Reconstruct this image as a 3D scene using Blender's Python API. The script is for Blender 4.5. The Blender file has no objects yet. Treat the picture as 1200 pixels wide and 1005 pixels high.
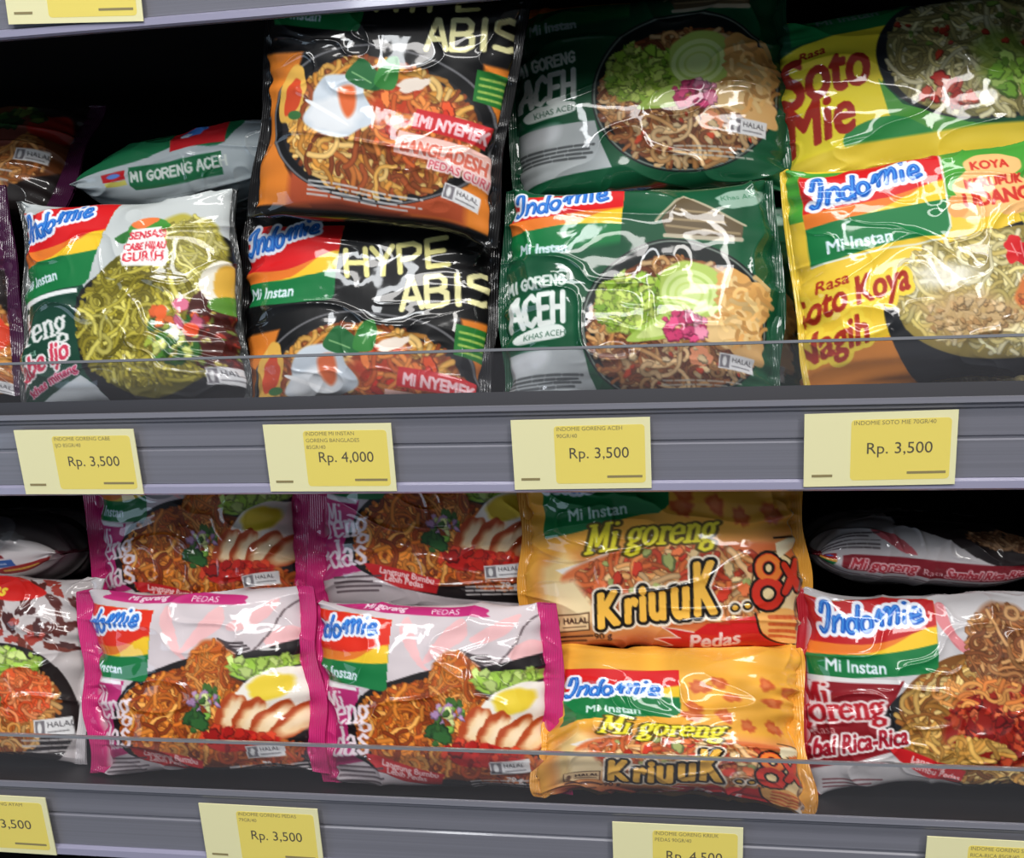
import bpy, math, random
import numpy as np
from mathutils import Matrix, Vector

S = bpy.context.scene
C = S.collection

# ---------------------------------------------------------------- camera
FPX, CX, CY, DIST = 1100.0, 600.0, 502.5, 0.40
TH = math.atan(FPX / 7500.0)      # the shelf runs away to the left
ROLL = 0.016
FWD = np.array([-math.sin(TH), math.cos(TH), 0.0])
R0 = np.array([math.cos(TH), math.sin(TH), 0.0])
U0 = np.array([0.0, 0.0, 1.0])
RGT = R0 * math.cos(ROLL) - U0 * math.sin(ROLL)
UPV = R0 * math.sin(ROLL) + U0 * math.cos(ROLL)
EYE = np.array([0.0, -DIST, 0.0])
cam_data = bpy.data.cameras.new('camera')
cam = bpy.data.objects.new('camera', cam_data)
C.objects.link(cam)
cam_data.sensor_fit = 'HORIZONTAL'
cam_data.sensor_width = 36.0
cam_data.lens = 36.0 * FPX / 1200.0
cam_data.clip_start = 0.01
mw = Matrix.Identity(4)
for i in range(3):
    mw[i][0], mw[i][1], mw[i][2], mw[i][3] = RGT[i], UPV[i], -FWD[i], EYE[i]
cam.matrix_world = mw
S.camera = cam


def at(px, py, Y):
    """the point at depth Y behind the front of the shelves that the photo shows at px, py"""
    d = FWD * FPX + RGT * (px - CX) - UPV * (py - CY)
    return EYE + d * ((Y + DIST) / d[1])


def depth(p):
    return float((p - EYE) @ FWD)


# ---------------------------------------------------------------- light and exposure
S.view_settings.view_transform = 'Standard'
S.view_settings.look = 'None'
S.view_settings.gamma = 1.0
S.view_settings.use_curve_mapping = False
S.view_settings.exposure = 0.0
world = bpy.data.worlds.new('store_ambient')
S.world = world
world.use_nodes = True
bg = world.node_tree.nodes['Background']
bg.inputs[0].default_value = (0.80, 0.90, 1.0, 1)
bg.inputs[1].default_value = 0.10


def area(name, loc, aim, sx, sy, power, col=(1, 1, 1)):
    l = bpy.data.lights.new(name, 'AREA')
    l.shape = 'RECTANGLE'
    l.size, l.size_y, l.energy, l.color = sx, sy, power, col
    o = bpy.data.objects.new(name, l)
    o.location = loc
    o.rotation_euler = (Vector(aim) - Vector(loc)).to_track_quat('-Z', 'Y').to_euler()
    C.objects.link(o)
    return o


area('overhead_light', (0.05, -0.95, 1.25), (0, 0.05, 0), 1.5, 0.16, 11.5, (1.0, 0.97, 0.93))
area('overhead_light', (-0.55, -1.7, 1.15), (0, 0, 0), 0.14, 1.2, 11.0, (0.95, 0.98, 1.0))
area('overhead_light', (0.85, -1.5, 1.1), (0, 0, 0), 0.14, 1.1, 11.0, (1.0, 0.97, 0.92))
area('overhead_light', (0.25, -2.0, 1.15), (0, 0, 0), 2.2, 0.22, 25.0, (1.0, 0.975, 0.95))  # added frontal fill that brightens the price cards, not a ceiling tube
area('blue_side_fill', (-1.9, -1.3, -0.5), (0, 0, -0.15), 0.7, 0.9, 6.0, (0.62, 0.80, 1.0))  # added bluish lamp from the left, tints the lower rail


# ---------------------------------------------------------------- materials
def new_mat(name):
    m = bpy.data.materials.new(name)
    m.use_nodes = True
    return m, m.node_tree.nodes, m.node_tree.links, m.node_tree.nodes['Principled BSDF']


def lin(c):
    c = np.asarray(c, float) / 255.0
    return np.where(c <= 0.04045, c / 12.92, ((c + 0.055) / 1.055) ** 2.4)


def simple(name, rgb, rough=0.5, metal=0.0, coat=0.0, noise=0.0, scale=(40, 40, 40), spec=0.5):
    m, n, l, b = new_mat(name)
    c = tuple(lin(rgb)) + (1,)
    b.inputs['Base Color'].default_value = c
    b.inputs['Roughness'].default_value = rough
    b.inputs['Metallic'].default_value = metal
    b.inputs['Coat Weight'].default_value = coat
    b.inputs['Coat Roughness'].default_value = 0.08
    b.inputs['Specular IOR Level'].default_value = spec
    if noise:
        tc = n.new('ShaderNodeTexCoord'); mp = n.new('ShaderNodeMapping'); nz = n.new('ShaderNodeTexNoise')
        mp.inputs['Scale'].default_value = scale
        nz.inputs['Scale'].default_value = 1.0
        nz.inputs['Detail'].default_value = 4
        mx = n.new('ShaderNodeMix'); mx.data_type = 'RGBA'
        mx.inputs['A'].default_value = tuple(x * (1 - noise) for x in c[:3]) + (1,)
        mx.inputs['B'].default_value = tuple(min(1, x * (1 + noise)) for x in c[:3]) + (1,)
        l.new(tc.outputs['Object'], mp.inputs['Vector']); l.new(mp.outputs[0], nz.inputs['Vector'])
        l.new(nz.outputs['Fac'], mx.inputs['Factor']); l.new(mx.outputs['Result'], b.inputs['Base Color'])
    return m


def film_mat(name, rough, coat, crimp=False):
    m, n, l, b = new_mat(name)
    a = n.new('ShaderNodeAttribute'); a.attribute_name = 'Col'
    l.new(a.outputs['Color'], b.inputs['Base Color'])
    b.inputs['Roughness'].default_value = rough
    b.inputs['Specular IOR Level'].default_value = 0.2
    b.inputs['Coat Weight'].default_value = coat
    b.inputs['Coat Roughness'].default_value = 0.055
    b.inputs['Coat IOR'].default_value = 1.5
    tc = n.new('ShaderNodeTexCoord'); bp = n.new('ShaderNodeBump')
    if crimp:
        w = n.new('ShaderNodeTexWave'); w.bands_direction = 'X'
        w.inputs['Scale'].default_value = 260.0
        l.new(tc.outputs['Object'], w.inputs['Vector']); l.new(w.outputs['Fac'], bp.inputs['Height'])
        bp.inputs['Strength'].default_value = 0.35; bp.inputs['Distance'].default_value = 0.0006
    else:
        w = n.new('ShaderNodeTexNoise'); w.inputs['Scale'].default_value = 95.0; w.inputs['Detail'].default_value = 1
        l.new(tc.outputs['Object'], w.inputs['Vector']); l.new(w.outputs['Fac'], bp.inputs['Height'])
        bp.inputs['Strength'].default_value = 0.16; bp.inputs['Distance'].default_value = 0.002
    l.new(bp.outputs[0], b.inputs['Normal']); l.new(bp.outputs[0], b.inputs['Coat Normal'])
    return m


FILM = film_mat('printed_glossy_film', 0.5, 0.8)
SEAL = film_mat('crimped_film', 0.36, 0.5, True)
RAIL = simple('grey_rail_plastic', (122, 122, 132), 0.32, 0.0, 0.4, 0.22, (3, 900, 900))
RAILDARK = simple('rail_groove', (52, 52, 58), 0.5)
RAILLIP = simple('rail_lip_plastic', (150, 148, 172), 0.25, 0.0, 0.6)
DECK = simple('dark_shelf_metal', (24, 23, 24), 0.5, 0.0, 0.0, 0.25, (60, 60, 60))
DARK = simple('black_shelf_back', (13, 13, 15), 0.9, spec=0.1)
CARD = simple('cream_card', (246, 240, 188), 0.5, 0, 0.25)
YELLOW = simple('yellow_card_print', (247, 226, 112), 0.5, 0, 0.25)
INK = simple('grey_ink', (92, 84, 70), 0.6)
INKSOFT = simple('pale_grey_ink', (150, 136, 92), 0.6)
CREAM = simple('cream_plastic', (220, 212, 188), 0.4)

ACRY = bpy.data.materials.new('clear_acrylic')
ACRY.use_nodes = True
nt = ACRY.node_tree
nt.nodes.remove(nt.nodes['Principled BSDF'])
_tr = nt.nodes.new('ShaderNodeBsdfTransparent'); _tr.inputs[0].default_value = (0.90, 0.905, 0.92, 1)
_gl = nt.nodes.new('ShaderNodeBsdfGlossy'); _gl.inputs['Roughness'].default_value = 0.06
_df = nt.nodes.new('ShaderNodeBsdfDiffuse'); _df.inputs[0].default_value = (0.5, 0.5, 0.55, 1)
_fr = nt.nodes.new('ShaderNodeFresnel'); _fr.inputs[0].default_value = 1.3
_m1 = nt.nodes.new('ShaderNodeMixShader'); _m2 = nt.nodes.new('ShaderNodeMixShader')
_m2.inputs[0].default_value = 0.035
nt.links.new(_tr.outputs[0], _m2.inputs[1]); nt.links.new(_df.outputs[0], _m2.inputs[2])
nt.links.new(_fr.outputs[0], _m1.inputs[0]); nt.links.new(_m2.outputs[0], _m1.inputs[1]); nt.links.new(_gl.outputs[0], _m1.inputs[2])
nt.links.new(_m1.outputs[0], nt.nodes['Material Output'].inputs[0])
ACRYEDGE = simple('acrylic_edge', (120, 122, 128), 0.25, 0, 0.5)


# ---------------------------------------------------------------- small scene helpers
def empty(name, loc, label, cat, group=None):
    o = bpy.data.objects.new(name, None)
    o.empty_display_size = 0.02
    C.objects.link(o)
    o.location = loc
    o['label'] = label; o['category'] = cat
    if group:
        o['group'] = group
    return o


def mesh_obj(name, verts, faces, mat, parent=None, smooth=False):
    me = bpy.data.meshes.new(name)
    me.from_pydata([tuple(v) for v in verts], [], [tuple(f) for f in faces])
    me.materials.append(mat)
    if smooth:
        me.shade_smooth()
    o = bpy.data.objects.new(name, me)
    C.objects.link(o)
    if parent:
        o.parent = parent
    return o


def box(name, x0, x1, y0, y1, z0, z1, mat, parent=None):
    v = [(x, y, z) for x in (x0, x1) for y in (y0, y1) for z in (z0, z1)]
    f = [(0, 1, 3, 2), (4, 6, 7, 5), (0, 4, 5, 1), (2, 3, 7, 6), (0, 2, 6, 4), (1, 5, 7, 3)]
    return mesh_obj(name, v, f, mat, parent)


def extrude_x(name, prof, x0, x1, mat, parent=None):
    """a closed (y, z) outline drawn out along the shelf"""
    n = len(prof)
    v = [(x0, y, z) for y, z in prof] + [(x1, y, z) for y, z in prof]
    f = [(i, (i + 1) % n, n + (i + 1) % n, n + i) for i in range(n)]
    f += [tuple(range(n - 1, -1, -1)), tuple(range(n, 2 * n))]
    return mesh_obj(name, v, f, mat, parent)


def structure(o):
    o['kind'] = 'structure'
    return o


# ---------------------------------------------------------------- text outlines from the built-in font
_TT = {}


def text_tris(s):
    if s not in _TT:
        cu = bpy.data.curves.new('lettering', 'FONT')
        cu.body = s
        cu.resolution_u = 3
        ob = bpy.data.objects.new('lettering', cu)
        me = ob.to_mesh()
        me.calc_loop_triangles()
        v = np.array([x.co[:2] for x in me.vertices], float).reshape(-1, 2)
        t = np.array([x.vertices[:] for x in me.loop_triangles], int).reshape(-1, 3)
        ob.to_mesh_clear()
        bpy.data.objects.remove(ob); bpy.data.curves.remove(cu)
        _TT[s] = (v, t)
    return _TT[s]


# ---------------------------------------------------------------- print artwork: a small 2-D painter
WRAP, LOGO, NAME, DISH, PRINT, SEALL, SEALR, HALAL, BADGE, STAMP, SLOGAN, STRAP, BRAND = range(13)
PART_NAMES = {WRAP: 'wrapper', LOGO: 'brand_logo', NAME: 'product_lettering', DISH: 'dish_picture', PRINT: 'small_print',
              SEALL: 'end_seal', SEALR: 'end_seal',
              HALAL: 'halal_mark', BADGE: 'flavour_badge', STAMP: 'stamp_print', SLOGAN: 'slogan_print', STRAP: 'variety_strip', BRAND: 'brand_lettering'}


def value_noise(h, w, cells_y, cells_x, seed):
    r = np.random.default_rng(seed)
    g = r.uniform(-1, 1, (int(cells_y) + 4, int(cells_x) + 4))
    y = np.linspace(0, cells_y, h); x = np.linspace(0, cells_x, w)
    yi = y.astype(int); xi = x.astype(int)
    fy = (y - yi)[:, None]; fx = (x - xi)[None, :]

    def cub(p0, p1, p2, p3, t):
        return p1 + 0.5 * t * (p2 - p0 + t * (2 * p0 - 5 * p1 + 4 * p2 - p3 + t * (3 * (p1 - p2) + p3 - p0)))
    rows = []
    for k in range(4):
        a = g[yi + k]
        rows.append(cub(a[:, xi], a[:, xi + 1], a[:, xi + 2], a[:, xi + 3], fx))
    return cub(*rows, fy)


def smooth_pts(pts, closed=True, n=6):
    p = np.array(pts, float)
    m = len(p)
    out = []
    for i in range(m if closed else m - 1):
        if closed:
            a, b, c, d = p[(i - 1) % m], p[i], p[(i + 1) % m], p[(i + 2) % m]
        else:
            a, b, c, d = p[max(i - 1, 0)], p[i], p[i + 1], p[min(i + 2, m - 1)]
        for k in range(n):
            t = k / n
            out.append(b + 0.5 * t * (c - a + t * (2 * a - 5 * b + 4 * c - d + t * (3 * (b - c) + d - a))))
    if not closed:
        out.append(p[-1])
    return np.array(out)


# stroke letters, unit box with y up; caps reach 1, lower case x-height 1
CAPS = {
    'A': [[(0, 0), (.45, 1), (.55, 1), (1, 0)], [(.2, .33), (.8, .33)]],
    'B': [[(0, 0), (0, 1), (.65, 1), (.88, .86), (.85, .62), (.6, .53), (0, .53)], [(.6, .53), (.95, .4), (.95, .12), (.65, 0), (0, 0)]],
    'C': [[(.95, .82), (.6, 1), (.2, .85), (0, .5), (.15, .12), (.55, 0), (.95, .18)]],
    'E': [[(.9, 1), (.05, 1), (.05, 0), (.9, 0)], [(.05, .52), (.75, .52)]],
    'G': [[(.95, .82), (.6, 1), (.2, .85), (0, .5), (.15, .12), (.55, 0), (.95, .15), (.95, .45), (.6, .45)]],
    'H': [[(0, 0), (0, 1)], [(.9, 0), (.9, 1)], [(0, .5), (.9, .5)]],
    'I': [[(.2, 0), (.2, 1)]],
    'M': [[(0, 0), (.1, 1), (.5, .35), (.9, 1), (1, 0)]],
    'N': [[(0, 0), (0, 1), (.85, 0), (.85, 1)]],
    'O': [[(.5, 1), (.1, .8), (0, .5), (.1, .15), (.5, 0), (.9, .15), (1, .5), (.9, .8), (.5, 1)]],
    'P': [[(0, 0), (0, 1), (.65, 1), (.92, .85), (.9, .6), (.6, .45), (0, .45)]],
    'R': [[(0, 0), (0, 1), (.65, 1), (.92, .85), (.9, .62), (.6, .5), (0, .5)], [(.5, .5), (.95, 0)]],
    'S': [[(.9, .88), (.55, 1), (.12, .9), (.08, .65), (.5, .5), (.88, .38), (.9, .12), (.5, 0), (.05, .1)]],
    'Y': [[(0, 1), (.48, .5), (.95, 1)], [(.48, .5), (.42, 0)]],
    'K': [[(0, 0), (0, 1)], [(.9, 1), (.1, .45), (.95, 0)]],
}
CAPW = {'I': .4, 'M': 1.15}


def _ring(cx, cy, rx, ry, a0=0, a1=360, n=14):
    return [(cx + rx * math.cos(math.radians(a)), cy + ry * math.sin(math.radians(a))) for a in np.linspace(a0, a1, n)]


LOW = {
    'M': [[(0, 0), (.08, 1.55), (.5, .35), (.95, 1.55), (1.05, 0)], [(-.15, 0), (.18, 0)], [(.85, 0), (1.25, 0)], [(-.12, 1.55), (.15, 1.55)], [(.9, 1.55), (1.15, 1.55)]],
    'P': [[(.1, 0), (.1, 1.5), (.6, 1.5), (.9, 1.3), (.9, .95), (.6, .75), (.1, .75)], [(-.1, 0), (.32, 0)]],
    'i': [[(.1, .95), (.2, .95), (.2, 0)], [(.05, 0), (.38, 0)], [(.2, 1.45), (.2, 1.5)]],
    'g': [_ring(.4, .62, .3, .36), [(.62, .9), (.85, 1.0)], [(.3, .25), (.15, .08), (.5, -.02), (.8, -.15), (.75, -.45), (.4, -.55), (.1, -.42), (.15, -.15), (.4, -.05)]],
    'o': [_ring(.42, .5, .38, .5)],
    'r': [[(.1, .95), (.2, .95), (.2, 0)], [(.05, 0), (.4, 0)], [(.2, .7), (.4, .95), (.58, .92), (.6, .8)]],
    'e': [[(.08, .52), (.78, .56), (.7, .9), (.42, 1.0), (.12, .8), (.05, .5), (.15, .12), (.45, 0), (.78, .2)]],
    'n': [[(.08, .95), (.18, .95), (.18, 0)], [(.02, 0), (.32, 0)], [(.18, .7), (.45, 1), (.68, .88), (.72, .6), (.72, 0)], [(.6, 0), (.9, 0)]],
    'd': [_ring(.38, .45, .33, .45), [(.55, 1.5), (.72, 1.5), (.72, .05), (.88, 0)]],
    'a': [[(.12, .78), (.35, 1), (.62, .88), (.66, .6), (.66, .1), (.85, .02)], _ring(.36, .3, .3, .3)],
    's': [[(.68, .8), (.4, 1), (.1, .8), (.35, .55), (.68, .32), (.6, .05), (.3, 0), (.05, .18)]],
    '.': [[(.15, .05), (.2, .08)]],
}
LOWW = {'M': 1.25, 'i': .42, 'r': .62, '.': .4, 's': .78, 'P': 1.0}
# brush-written brand letters on a 7.4 x 1.6 field
SCRIPT = [
    [(.05, .95), (.2, 1.45), (.5, 1.5), (.62, 1.1), (.5, .3), (.25, -.05), (0, .1)],
    [(.95, .05), (1.0, .75)], [(1.0, .5), (1.35, .85), (1.6, .7), (1.58, .1)],
    _ring(2.2, .4, .32, .36), [(2.62, 1.45), (2.55, .6), (2.6, .05)],
    _ring(3.2, .5, .34, .38),
    [(3.85, .75), (4.1, 1.25), (4.2, .5)], [(4.2, .9), (4.55, 1.35), (4.75, 1.2), (4.72, .55)], [(4.75, 1.0), (5.1, 1.4), (5.3, 1.2), (5.27, .6)],
    [(5.75, 1.15), (5.75, .6)], [(5.75, 1.62), (5.77, 1.64)],
    [(6.2, .9), (6.75, 1.0), (6.65, 1.3), (6.35, 1.28), (6.2, .9), (6.4, .6), (6.9, .72)],
]


class Art:
    """front print of one packet, painted in the pixel frame of the photo; p holds which part each spot belongs to"""

    def __init__(s, box, rot=0.0, base=(200, 200, 200), res=0.85, seal=None, sealw=16, back=None):
        x0, y0, x1, y1 = box
        s.res = res
        s.w, s.h = int((x1 - x0) * res), int((y1 - y0) * res)
        s.cx, s.cy = (x0 + x1) / 2, (y0 + y1) / 2
        s.ca, s.sa = math.cos(math.radians(rot)), math.sin(math.radians(rot))
        s.c = np.empty((s.h, s.w, 3)); s.c[:] = base
        s.p = np.zeros((s.h, s.w), np.uint8)
        gx = (np.arange(s.w) + .5 - s.w / 2) / res; gy = (np.arange(s.h) + .5 - s.h / 2) / res
        gx, gy = np.meshgrid(gx, gy)
        s.X = s.cx + gx * s.ca - gy * s.sa
        s.Y = s.cy + gx * s.sa + gy * s.ca
        s.part = WRAP
        s.seal = seal if seal is not None else base
        s.sealw = sealw
        s.back = back if back is not None else base

    def to(s, x, y):
        dx, dy = np.asarray(x) - s.cx, np.asarray(y) - s.cy
        return (dx * s.ca + dy * s.sa) * s.res + s.w / 2, (-dx * s.sa + dy * s.ca) * s.res + s.h / 2

    def win(s, x0, y0, x1, y1):
        a, b = s.to(np.array([x0, x1, x0, x1]), np.array([y0, y0, y1, y1]))
        i0, i1 = max(0, int(a.min()) - 1), min(s.w, int(a.max()) + 2)
        j0, j1 = max(0, int(b.min()) - 1), min(s.h, int(b.max()) + 2)
        if i0 >= i1 or j0 >= j1:
            return None
        return (slice(j0, j1), slice(i0, i1))

    def put(s, sl, al, col):
        a = np.clip(al, 0, 1)
        col = np.asarray(col, float)
        s.c[sl] = s.c[sl] * (1 - a[..., None]) + col * a[..., None]
        if s.part is not None:
            s.p[sl][a > 0.5] = s.part

    def sdf(s, sl, P):
        x, y = s.X[sl], s.Y[sl]
        d = np.full(x.shape, 1e9); ins = np.zeros(x.shape, bool)
        n = len(P)
        for i in range(n):
            ax, ay = P[i]; bx, by = P[(i + 1) % n]
            ex, ey = bx - ax, by - ay
            q = ex * ex + ey * ey + 1e-9
            t = np.clip(((x - ax) * ex + (y - ay) * ey) / q, 0, 1)
            d = np.minimum(d, (x - ax - t * ex) ** 2 + (y - ay - t * ey) ** 2)
            if ay != by:
                c = ((ay > y) != (by > y)) & (x < (bx - ax) * (y - ay) / (by - ay) + ax)
                ins ^= c
        d = np.sqrt(d)
        return np.where(ins, -d, d)

    def poly(s, pts, col, smooth=False, grow=0.0, soft=1.0, op=1.0):
        P = smooth_pts(pts) if smooth else np.array(pts, float)
        g = grow + soft + 2
        sl = s.win(P[:, 0].min() - g, P[:, 1].min() - g, P[:, 0].max() + g, P[:, 1].max() + g)
        if sl:
            s.put(sl, op * np.clip(.5 - (s.sdf(sl, P) - grow) * s.res / soft, 0, 1), col)

    def ell(s, x, y, rx, ry, col, ang=0.0, soft=1.0, op=1.0, wob=0.0, seed=1, ring=None):
        m = max(rx, ry) * (1 + wob) + 4 + soft
        sl = s.win(x - m, y - m, x + m, y + m)
        if not sl:
            return
        c, n = math.cos(math.radians(ang)), math.sin(math.radians(ang))
        dx, dy = s.X[sl] - x, s.Y[sl] - y
        u, v = (dx * c + dy * n), (-dx * n + dy * c)
        r = np.sqrt((u / rx) ** 2 + (v / ry) ** 2)
        if wob:
            th = np.arctan2(v / ry, u / rx); q = random.Random(seed)
            f = 1.0
            for k in (2, 3, 5, 8):
                f = f + wob * q.uniform(.3, 1) / math.sqrt(k) * np.sin(k * th + q.uniform(0, 6.3))
            r = r / f
        d = (r - 1) * min(rx, ry)
        if ring:
            d = np.abs(d) - ring / 2
        s.put(sl, op * np.clip(.5 - d * s.res / soft, 0, 1), col)

    def dist(s, sl, lines, nib=1.0, ang=0.0):
        """distance to polylines; nib > 1 makes upright strokes thicker than level ones"""
        c, n = math.cos(math.radians(ang)), math.sin(math.radians(ang))
        X = (s.X[sl] * c + s.Y[sl] * n) / nib; Y = -s.X[sl] * n + s.Y[sl] * c
        d = np.full(X.shape, 1e9)
        for L in lines:
            L = np.asarray(L, float)
            lx = (L[:, 0] * c + L[:, 1] * n) / nib; ly = -L[:, 0] * n + L[:, 1] * c
            for i in range(len(L) - 1):
                ex, ey = lx[i + 1] - lx[i], ly[i + 1] - ly[i]
                t = np.clip(((X - lx[i]) * ex + (Y - ly[i]) * ey) / (ex * ex + ey * ey + 1e-9), 0, 1)
                d = np.minimum(d, (X - lx[i] - t * ex) ** 2 + (Y - ly[i] - t * ey) ** 2)
        return np.sqrt(d)

    def stroke(s, lines, w, col, nib=1.0, ang=0.0, outs=(), op=1.0, soft=1.0):
        if not isinstance(lines[0][0], (tuple, list, np.ndarray)):
            lines = [lines]
        A = np.vstack([np.asarray(L, float) for L in lines])
        m = w * nib + 4 + (max(o[0] for o in outs) if outs else 0)
        sl = s.win(A[:, 0].min() - m, A[:, 1].min() - m, A[:, 0].max() + m, A[:, 1].max() + m)
        if not sl:
            return
        d = s.dist(sl, lines, nib, ang)
        for ow, oc in sorted(outs, key=lambda o: -o[0]):
            s.put(sl, np.clip(.5 - (d - w / 2 - ow) * s.res, 0, 1), oc)
        s.put(sl, op * np.clip(.5 - (d - w / 2) * s.res / soft, 0, 1), col)

    def _place(s, L, x, y, hx, hy, rot, slant):
        c, n = math.cos(math.radians(rot)), math.sin(math.radians(rot))
        out = []
        for a, b in L:
            u = a * hx + slant * b * hy; v = -b * hy
            out.append((x + u * c - v * n, y + u * n + v * c))
        return out

    def letters(s, txt, x, y, h, col, w, font=CAPS, widths=CAPW, aspect=.62, gap=.3, rot=0, slant=0.0, nib=1.0, outs=(), smooth=False):
        """stroke lettering; x, y is the left end of the base line, h the letter height"""
        L = []; pos = 0.0
        for ch in txt:
            if ch == ' ':
                pos += .6; continue
            for q in font.get(ch, []):
                q = [(a + pos, b) for a, b in q]
                P = s._place(q, x, y, h * aspect, h, rot, slant)
                if smooth and len(P) > 2:
                    P = smooth_pts(P, False, 4)
                L.append(P)
            pos += widths.get(ch, 1.0 if font is CAPS else .88) + gap
        s.stroke(L, w, col, nib, rot, outs)

    def text(s, txt, x, y, size, col, rot=0, slant=0.0, bold=0.0, outs=(), sx=1.0, anchor='l', op=1.0):
        """built-in font; x, y is the left (or middle) end of the base line, size about the cap height / 0.7"""
        v, t = text_tris(txt)
        if len(t) == 0:
            return
        v = v.copy()
        if anchor == 'm':
            v[:, 0] -= (v[:, 0].min() + v[:, 0].max()) / 2
        c, n = math.cos(math.radians(rot)), math.sin(math.radians(rot))
        u = (v[:, 0] * sx + slant * v[:, 1]) * size; w = -v[:, 1] * size
        px, py = x + u * c - w * n, y + u * n + w * c
        a, b = s.to(px, py)
        K = 3
        m = (max([bold] + [o[0] + bold for o in outs])) * s.res + 2
        i0, i1 = int(max(0, a.min() - m)), int(min(s.w, a.max() + m + 1))
        j0, j1 = int(max(0, b.min() - m)), int(min(s.h, b.max() + m + 1))
        if i0 >= i1 or j0 >= j1:
            return
        H, Wd = (j1 - j0) * K, (i1 - i0) * K
        M = np.zeros((H, Wd), bool)
        A, B = (a - i0) * K, (b - j0) * K
        for tri in t:
            xa, ya = A[tri], B[tri]
            x0, x1 = max(0, int(xa.min())), min(Wd, int(xa.max()) + 2)
            y0, y1 = max(0, int(ya.min())), min(H, int(ya.max()) + 2)
            if x0 >= x1 or y0 >= y1:
                continue
            gx = np.arange(x0, x1)[None, :] + .5; gy = np.arange(y0, y1)[:, None] + .5
            e = [(xa[(k + 1) % 3] - xa[k]) * (gy - ya[k]) - (ya[(k + 1) % 3] - ya[k]) * (gx - xa[k]) for k in range(3)]
            M[y0:y1, x0:x1] |= ((e[0] >= 0) & (e[1] >= 0) & (e[2] >= 0)) | ((e[0] <= 0) & (e[1] <= 0) & (e[2] <= 0))

        def fat(r):
            r = r * s.res * K
            if r < .5:
                return M
            q = int(r); out = M.copy()
            for dy in range(-q, q + 1):
                for dx in range(-q, q + 1):
                    if dx * dx + dy * dy <= r * r and (dx or dy):
                        ys, yd = (slice(max(0, -dy), H - max(0, dy)), slice(max(0, dy), H - max(0, -dy)))
                        xs, xd = (slice(max(0, -dx), Wd - max(0, dx)), slice(max(0, dx), Wd - max(0, -dx)))
                        out[yd, xd] |= M[ys, xs]
            return out
        sl = (slice(j0, j1), slice(i0, i1))
        for ow, oc in sorted(outs, key=lambda o: -o[0]):
            s.put(sl, fat(bold + ow).reshape(j1 - j0, K, i1 - i0, K).mean((1, 3)), oc)
        s.put(sl, op * fat(bold).reshape(j1 - j0, K, i1 - i0, K).mean((1, 3)), col)

    def lines(s, x, y, wid, n, pitch, col, rot=0, th=2.0, seed=1):
        """tiny illegible print: broken bars"""
        q = random.Random(seed)
        c, sn = math.cos(math.radians(rot)), math.sin(math.radians(rot))
        for k in range(n):
            u = 0
            while u < wid * (1 if k % 2 == 0 else .85):
                d = q.uniform(.08, .25) * wid
                P = [(x + a * c - (k * pitch) * sn, y + a * sn + (k * pitch) * c) for a in (u, min(u + d, wid))]
                s.stroke(P, th, col, op=.85)
                u += d + wid * .035

    def noodles(s, x, y, rx, ry, n, cols, wid=4.0, ln=12, seed=1, curl=.5, edge=.42, clip=1.0, flow=None):
        q = random.Random(seed)
        wid, n, ln, edge = wid * .8, int(n * 1.35), int(ln * 1.15), edge + .17
        for k in range(n):
            a, r = q.uniform(0, 6.283), math.sqrt(q.random()) * clip
            px, py = x + rx * r * math.cos(a), y + ry * r * math.sin(a)
            th = q.uniform(0, 6.283) if flow is None else flow + q.gauss(0, .6)
            kap = q.uniform(-curl, curl)
            pts = [(px, py)]
            for j in range(ln):
                th += kap + q.uniform(-.2, .2)
                if q.random() < .12:
                    kap = -kap
                px += wid * .75 * math.cos(th); py += wid * .75 * math.sin(th)
                if ((px - x) / rx) ** 2 + ((py - y) / ry) ** 2 > 1.05:
                    break
                pts.append((px, py))
            if len(pts) < 3:
                continue
            P = np.array(pts)
            sl = s.win(P[:, 0].min() - wid, P[:, 1].min() - wid, P[:, 0].max() + wid, P[:, 1].max() + wid)
            if not sl:
                continue
            hw = wid / 2 * q.uniform(.75, 1.2)
            d = s.dist(sl, [P])
            col = np.array(q.choice(cols), float) * q.uniform(.82, 1.12)
            sh = edge + (1 - edge) * np.clip(1 - (d / hw) ** 2, 0, 1) ** .7
            s.put(sl, np.clip(.5 - (d - hw) * s.res, 0, 1), np.clip(col * sh[..., None], 0, 255))

    def bits(s, x, y, rx, ry, n, cols, size, seed=1, wob=.25):
        q = random.Random(seed)
        for k in range(n):
            a, r = q.uniform(0, 6.283), math.sqrt(q.random())
            z = size * q.uniform(.5, 1.3)
            c = np.array(q.choice(cols), float)
            X, Y, an = x + rx * r * math.cos(a), y + ry * r * math.sin(a), q.uniform(0, 180)
            s.ell(X + .6, Y + .9, z, z * q.uniform(.45, .8), c * .55, an, wob=wob, seed=k)
            s.ell(X, Y, z * .88, z * .55, c * q.uniform(.85, 1.1), an, wob=wob, seed=k, soft=1.5)

    def speckle(s, part, amt, cells, seed):
        n = value_noise(s.h, s.w, s.h / cells, s.w / cells, seed)
        m = s.p == part
        s.c[m] = np.clip(s.c[m] * (1 + amt * n[m][:, None]), 0, 255)

    def logo(s, pts, script, wave=0.0, rot=0, instan=None, gfrac=.62, wrap_text=True, red=(212, 30, 34)):
        """red, orange, yellow and green brand field; pts = top-left, top-right, bottom-right, bottom-left"""
        tl, tr, br, bl = [np.array(p, float) for p in pts]

        def q(u, v):
            a = tl + (tr - tl) * u; b = bl + (br - bl) * u
            return tuple(a + (b - a) * v)
        s.part = LOGO
        top = [q(u, (wave * (math.sin(u * 6.5 + .4) - u * .9)) if wave else 0) for u in np.linspace(0, 1, 9)]
        rb = [q(1, .93), q(.97, .985), q(.9, 1.0)]
        s.poly(top + rb + [q(0, 1)], (20, 118, 62))
        g0, r0 = gfrac + .03, gfrac - .10
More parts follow.
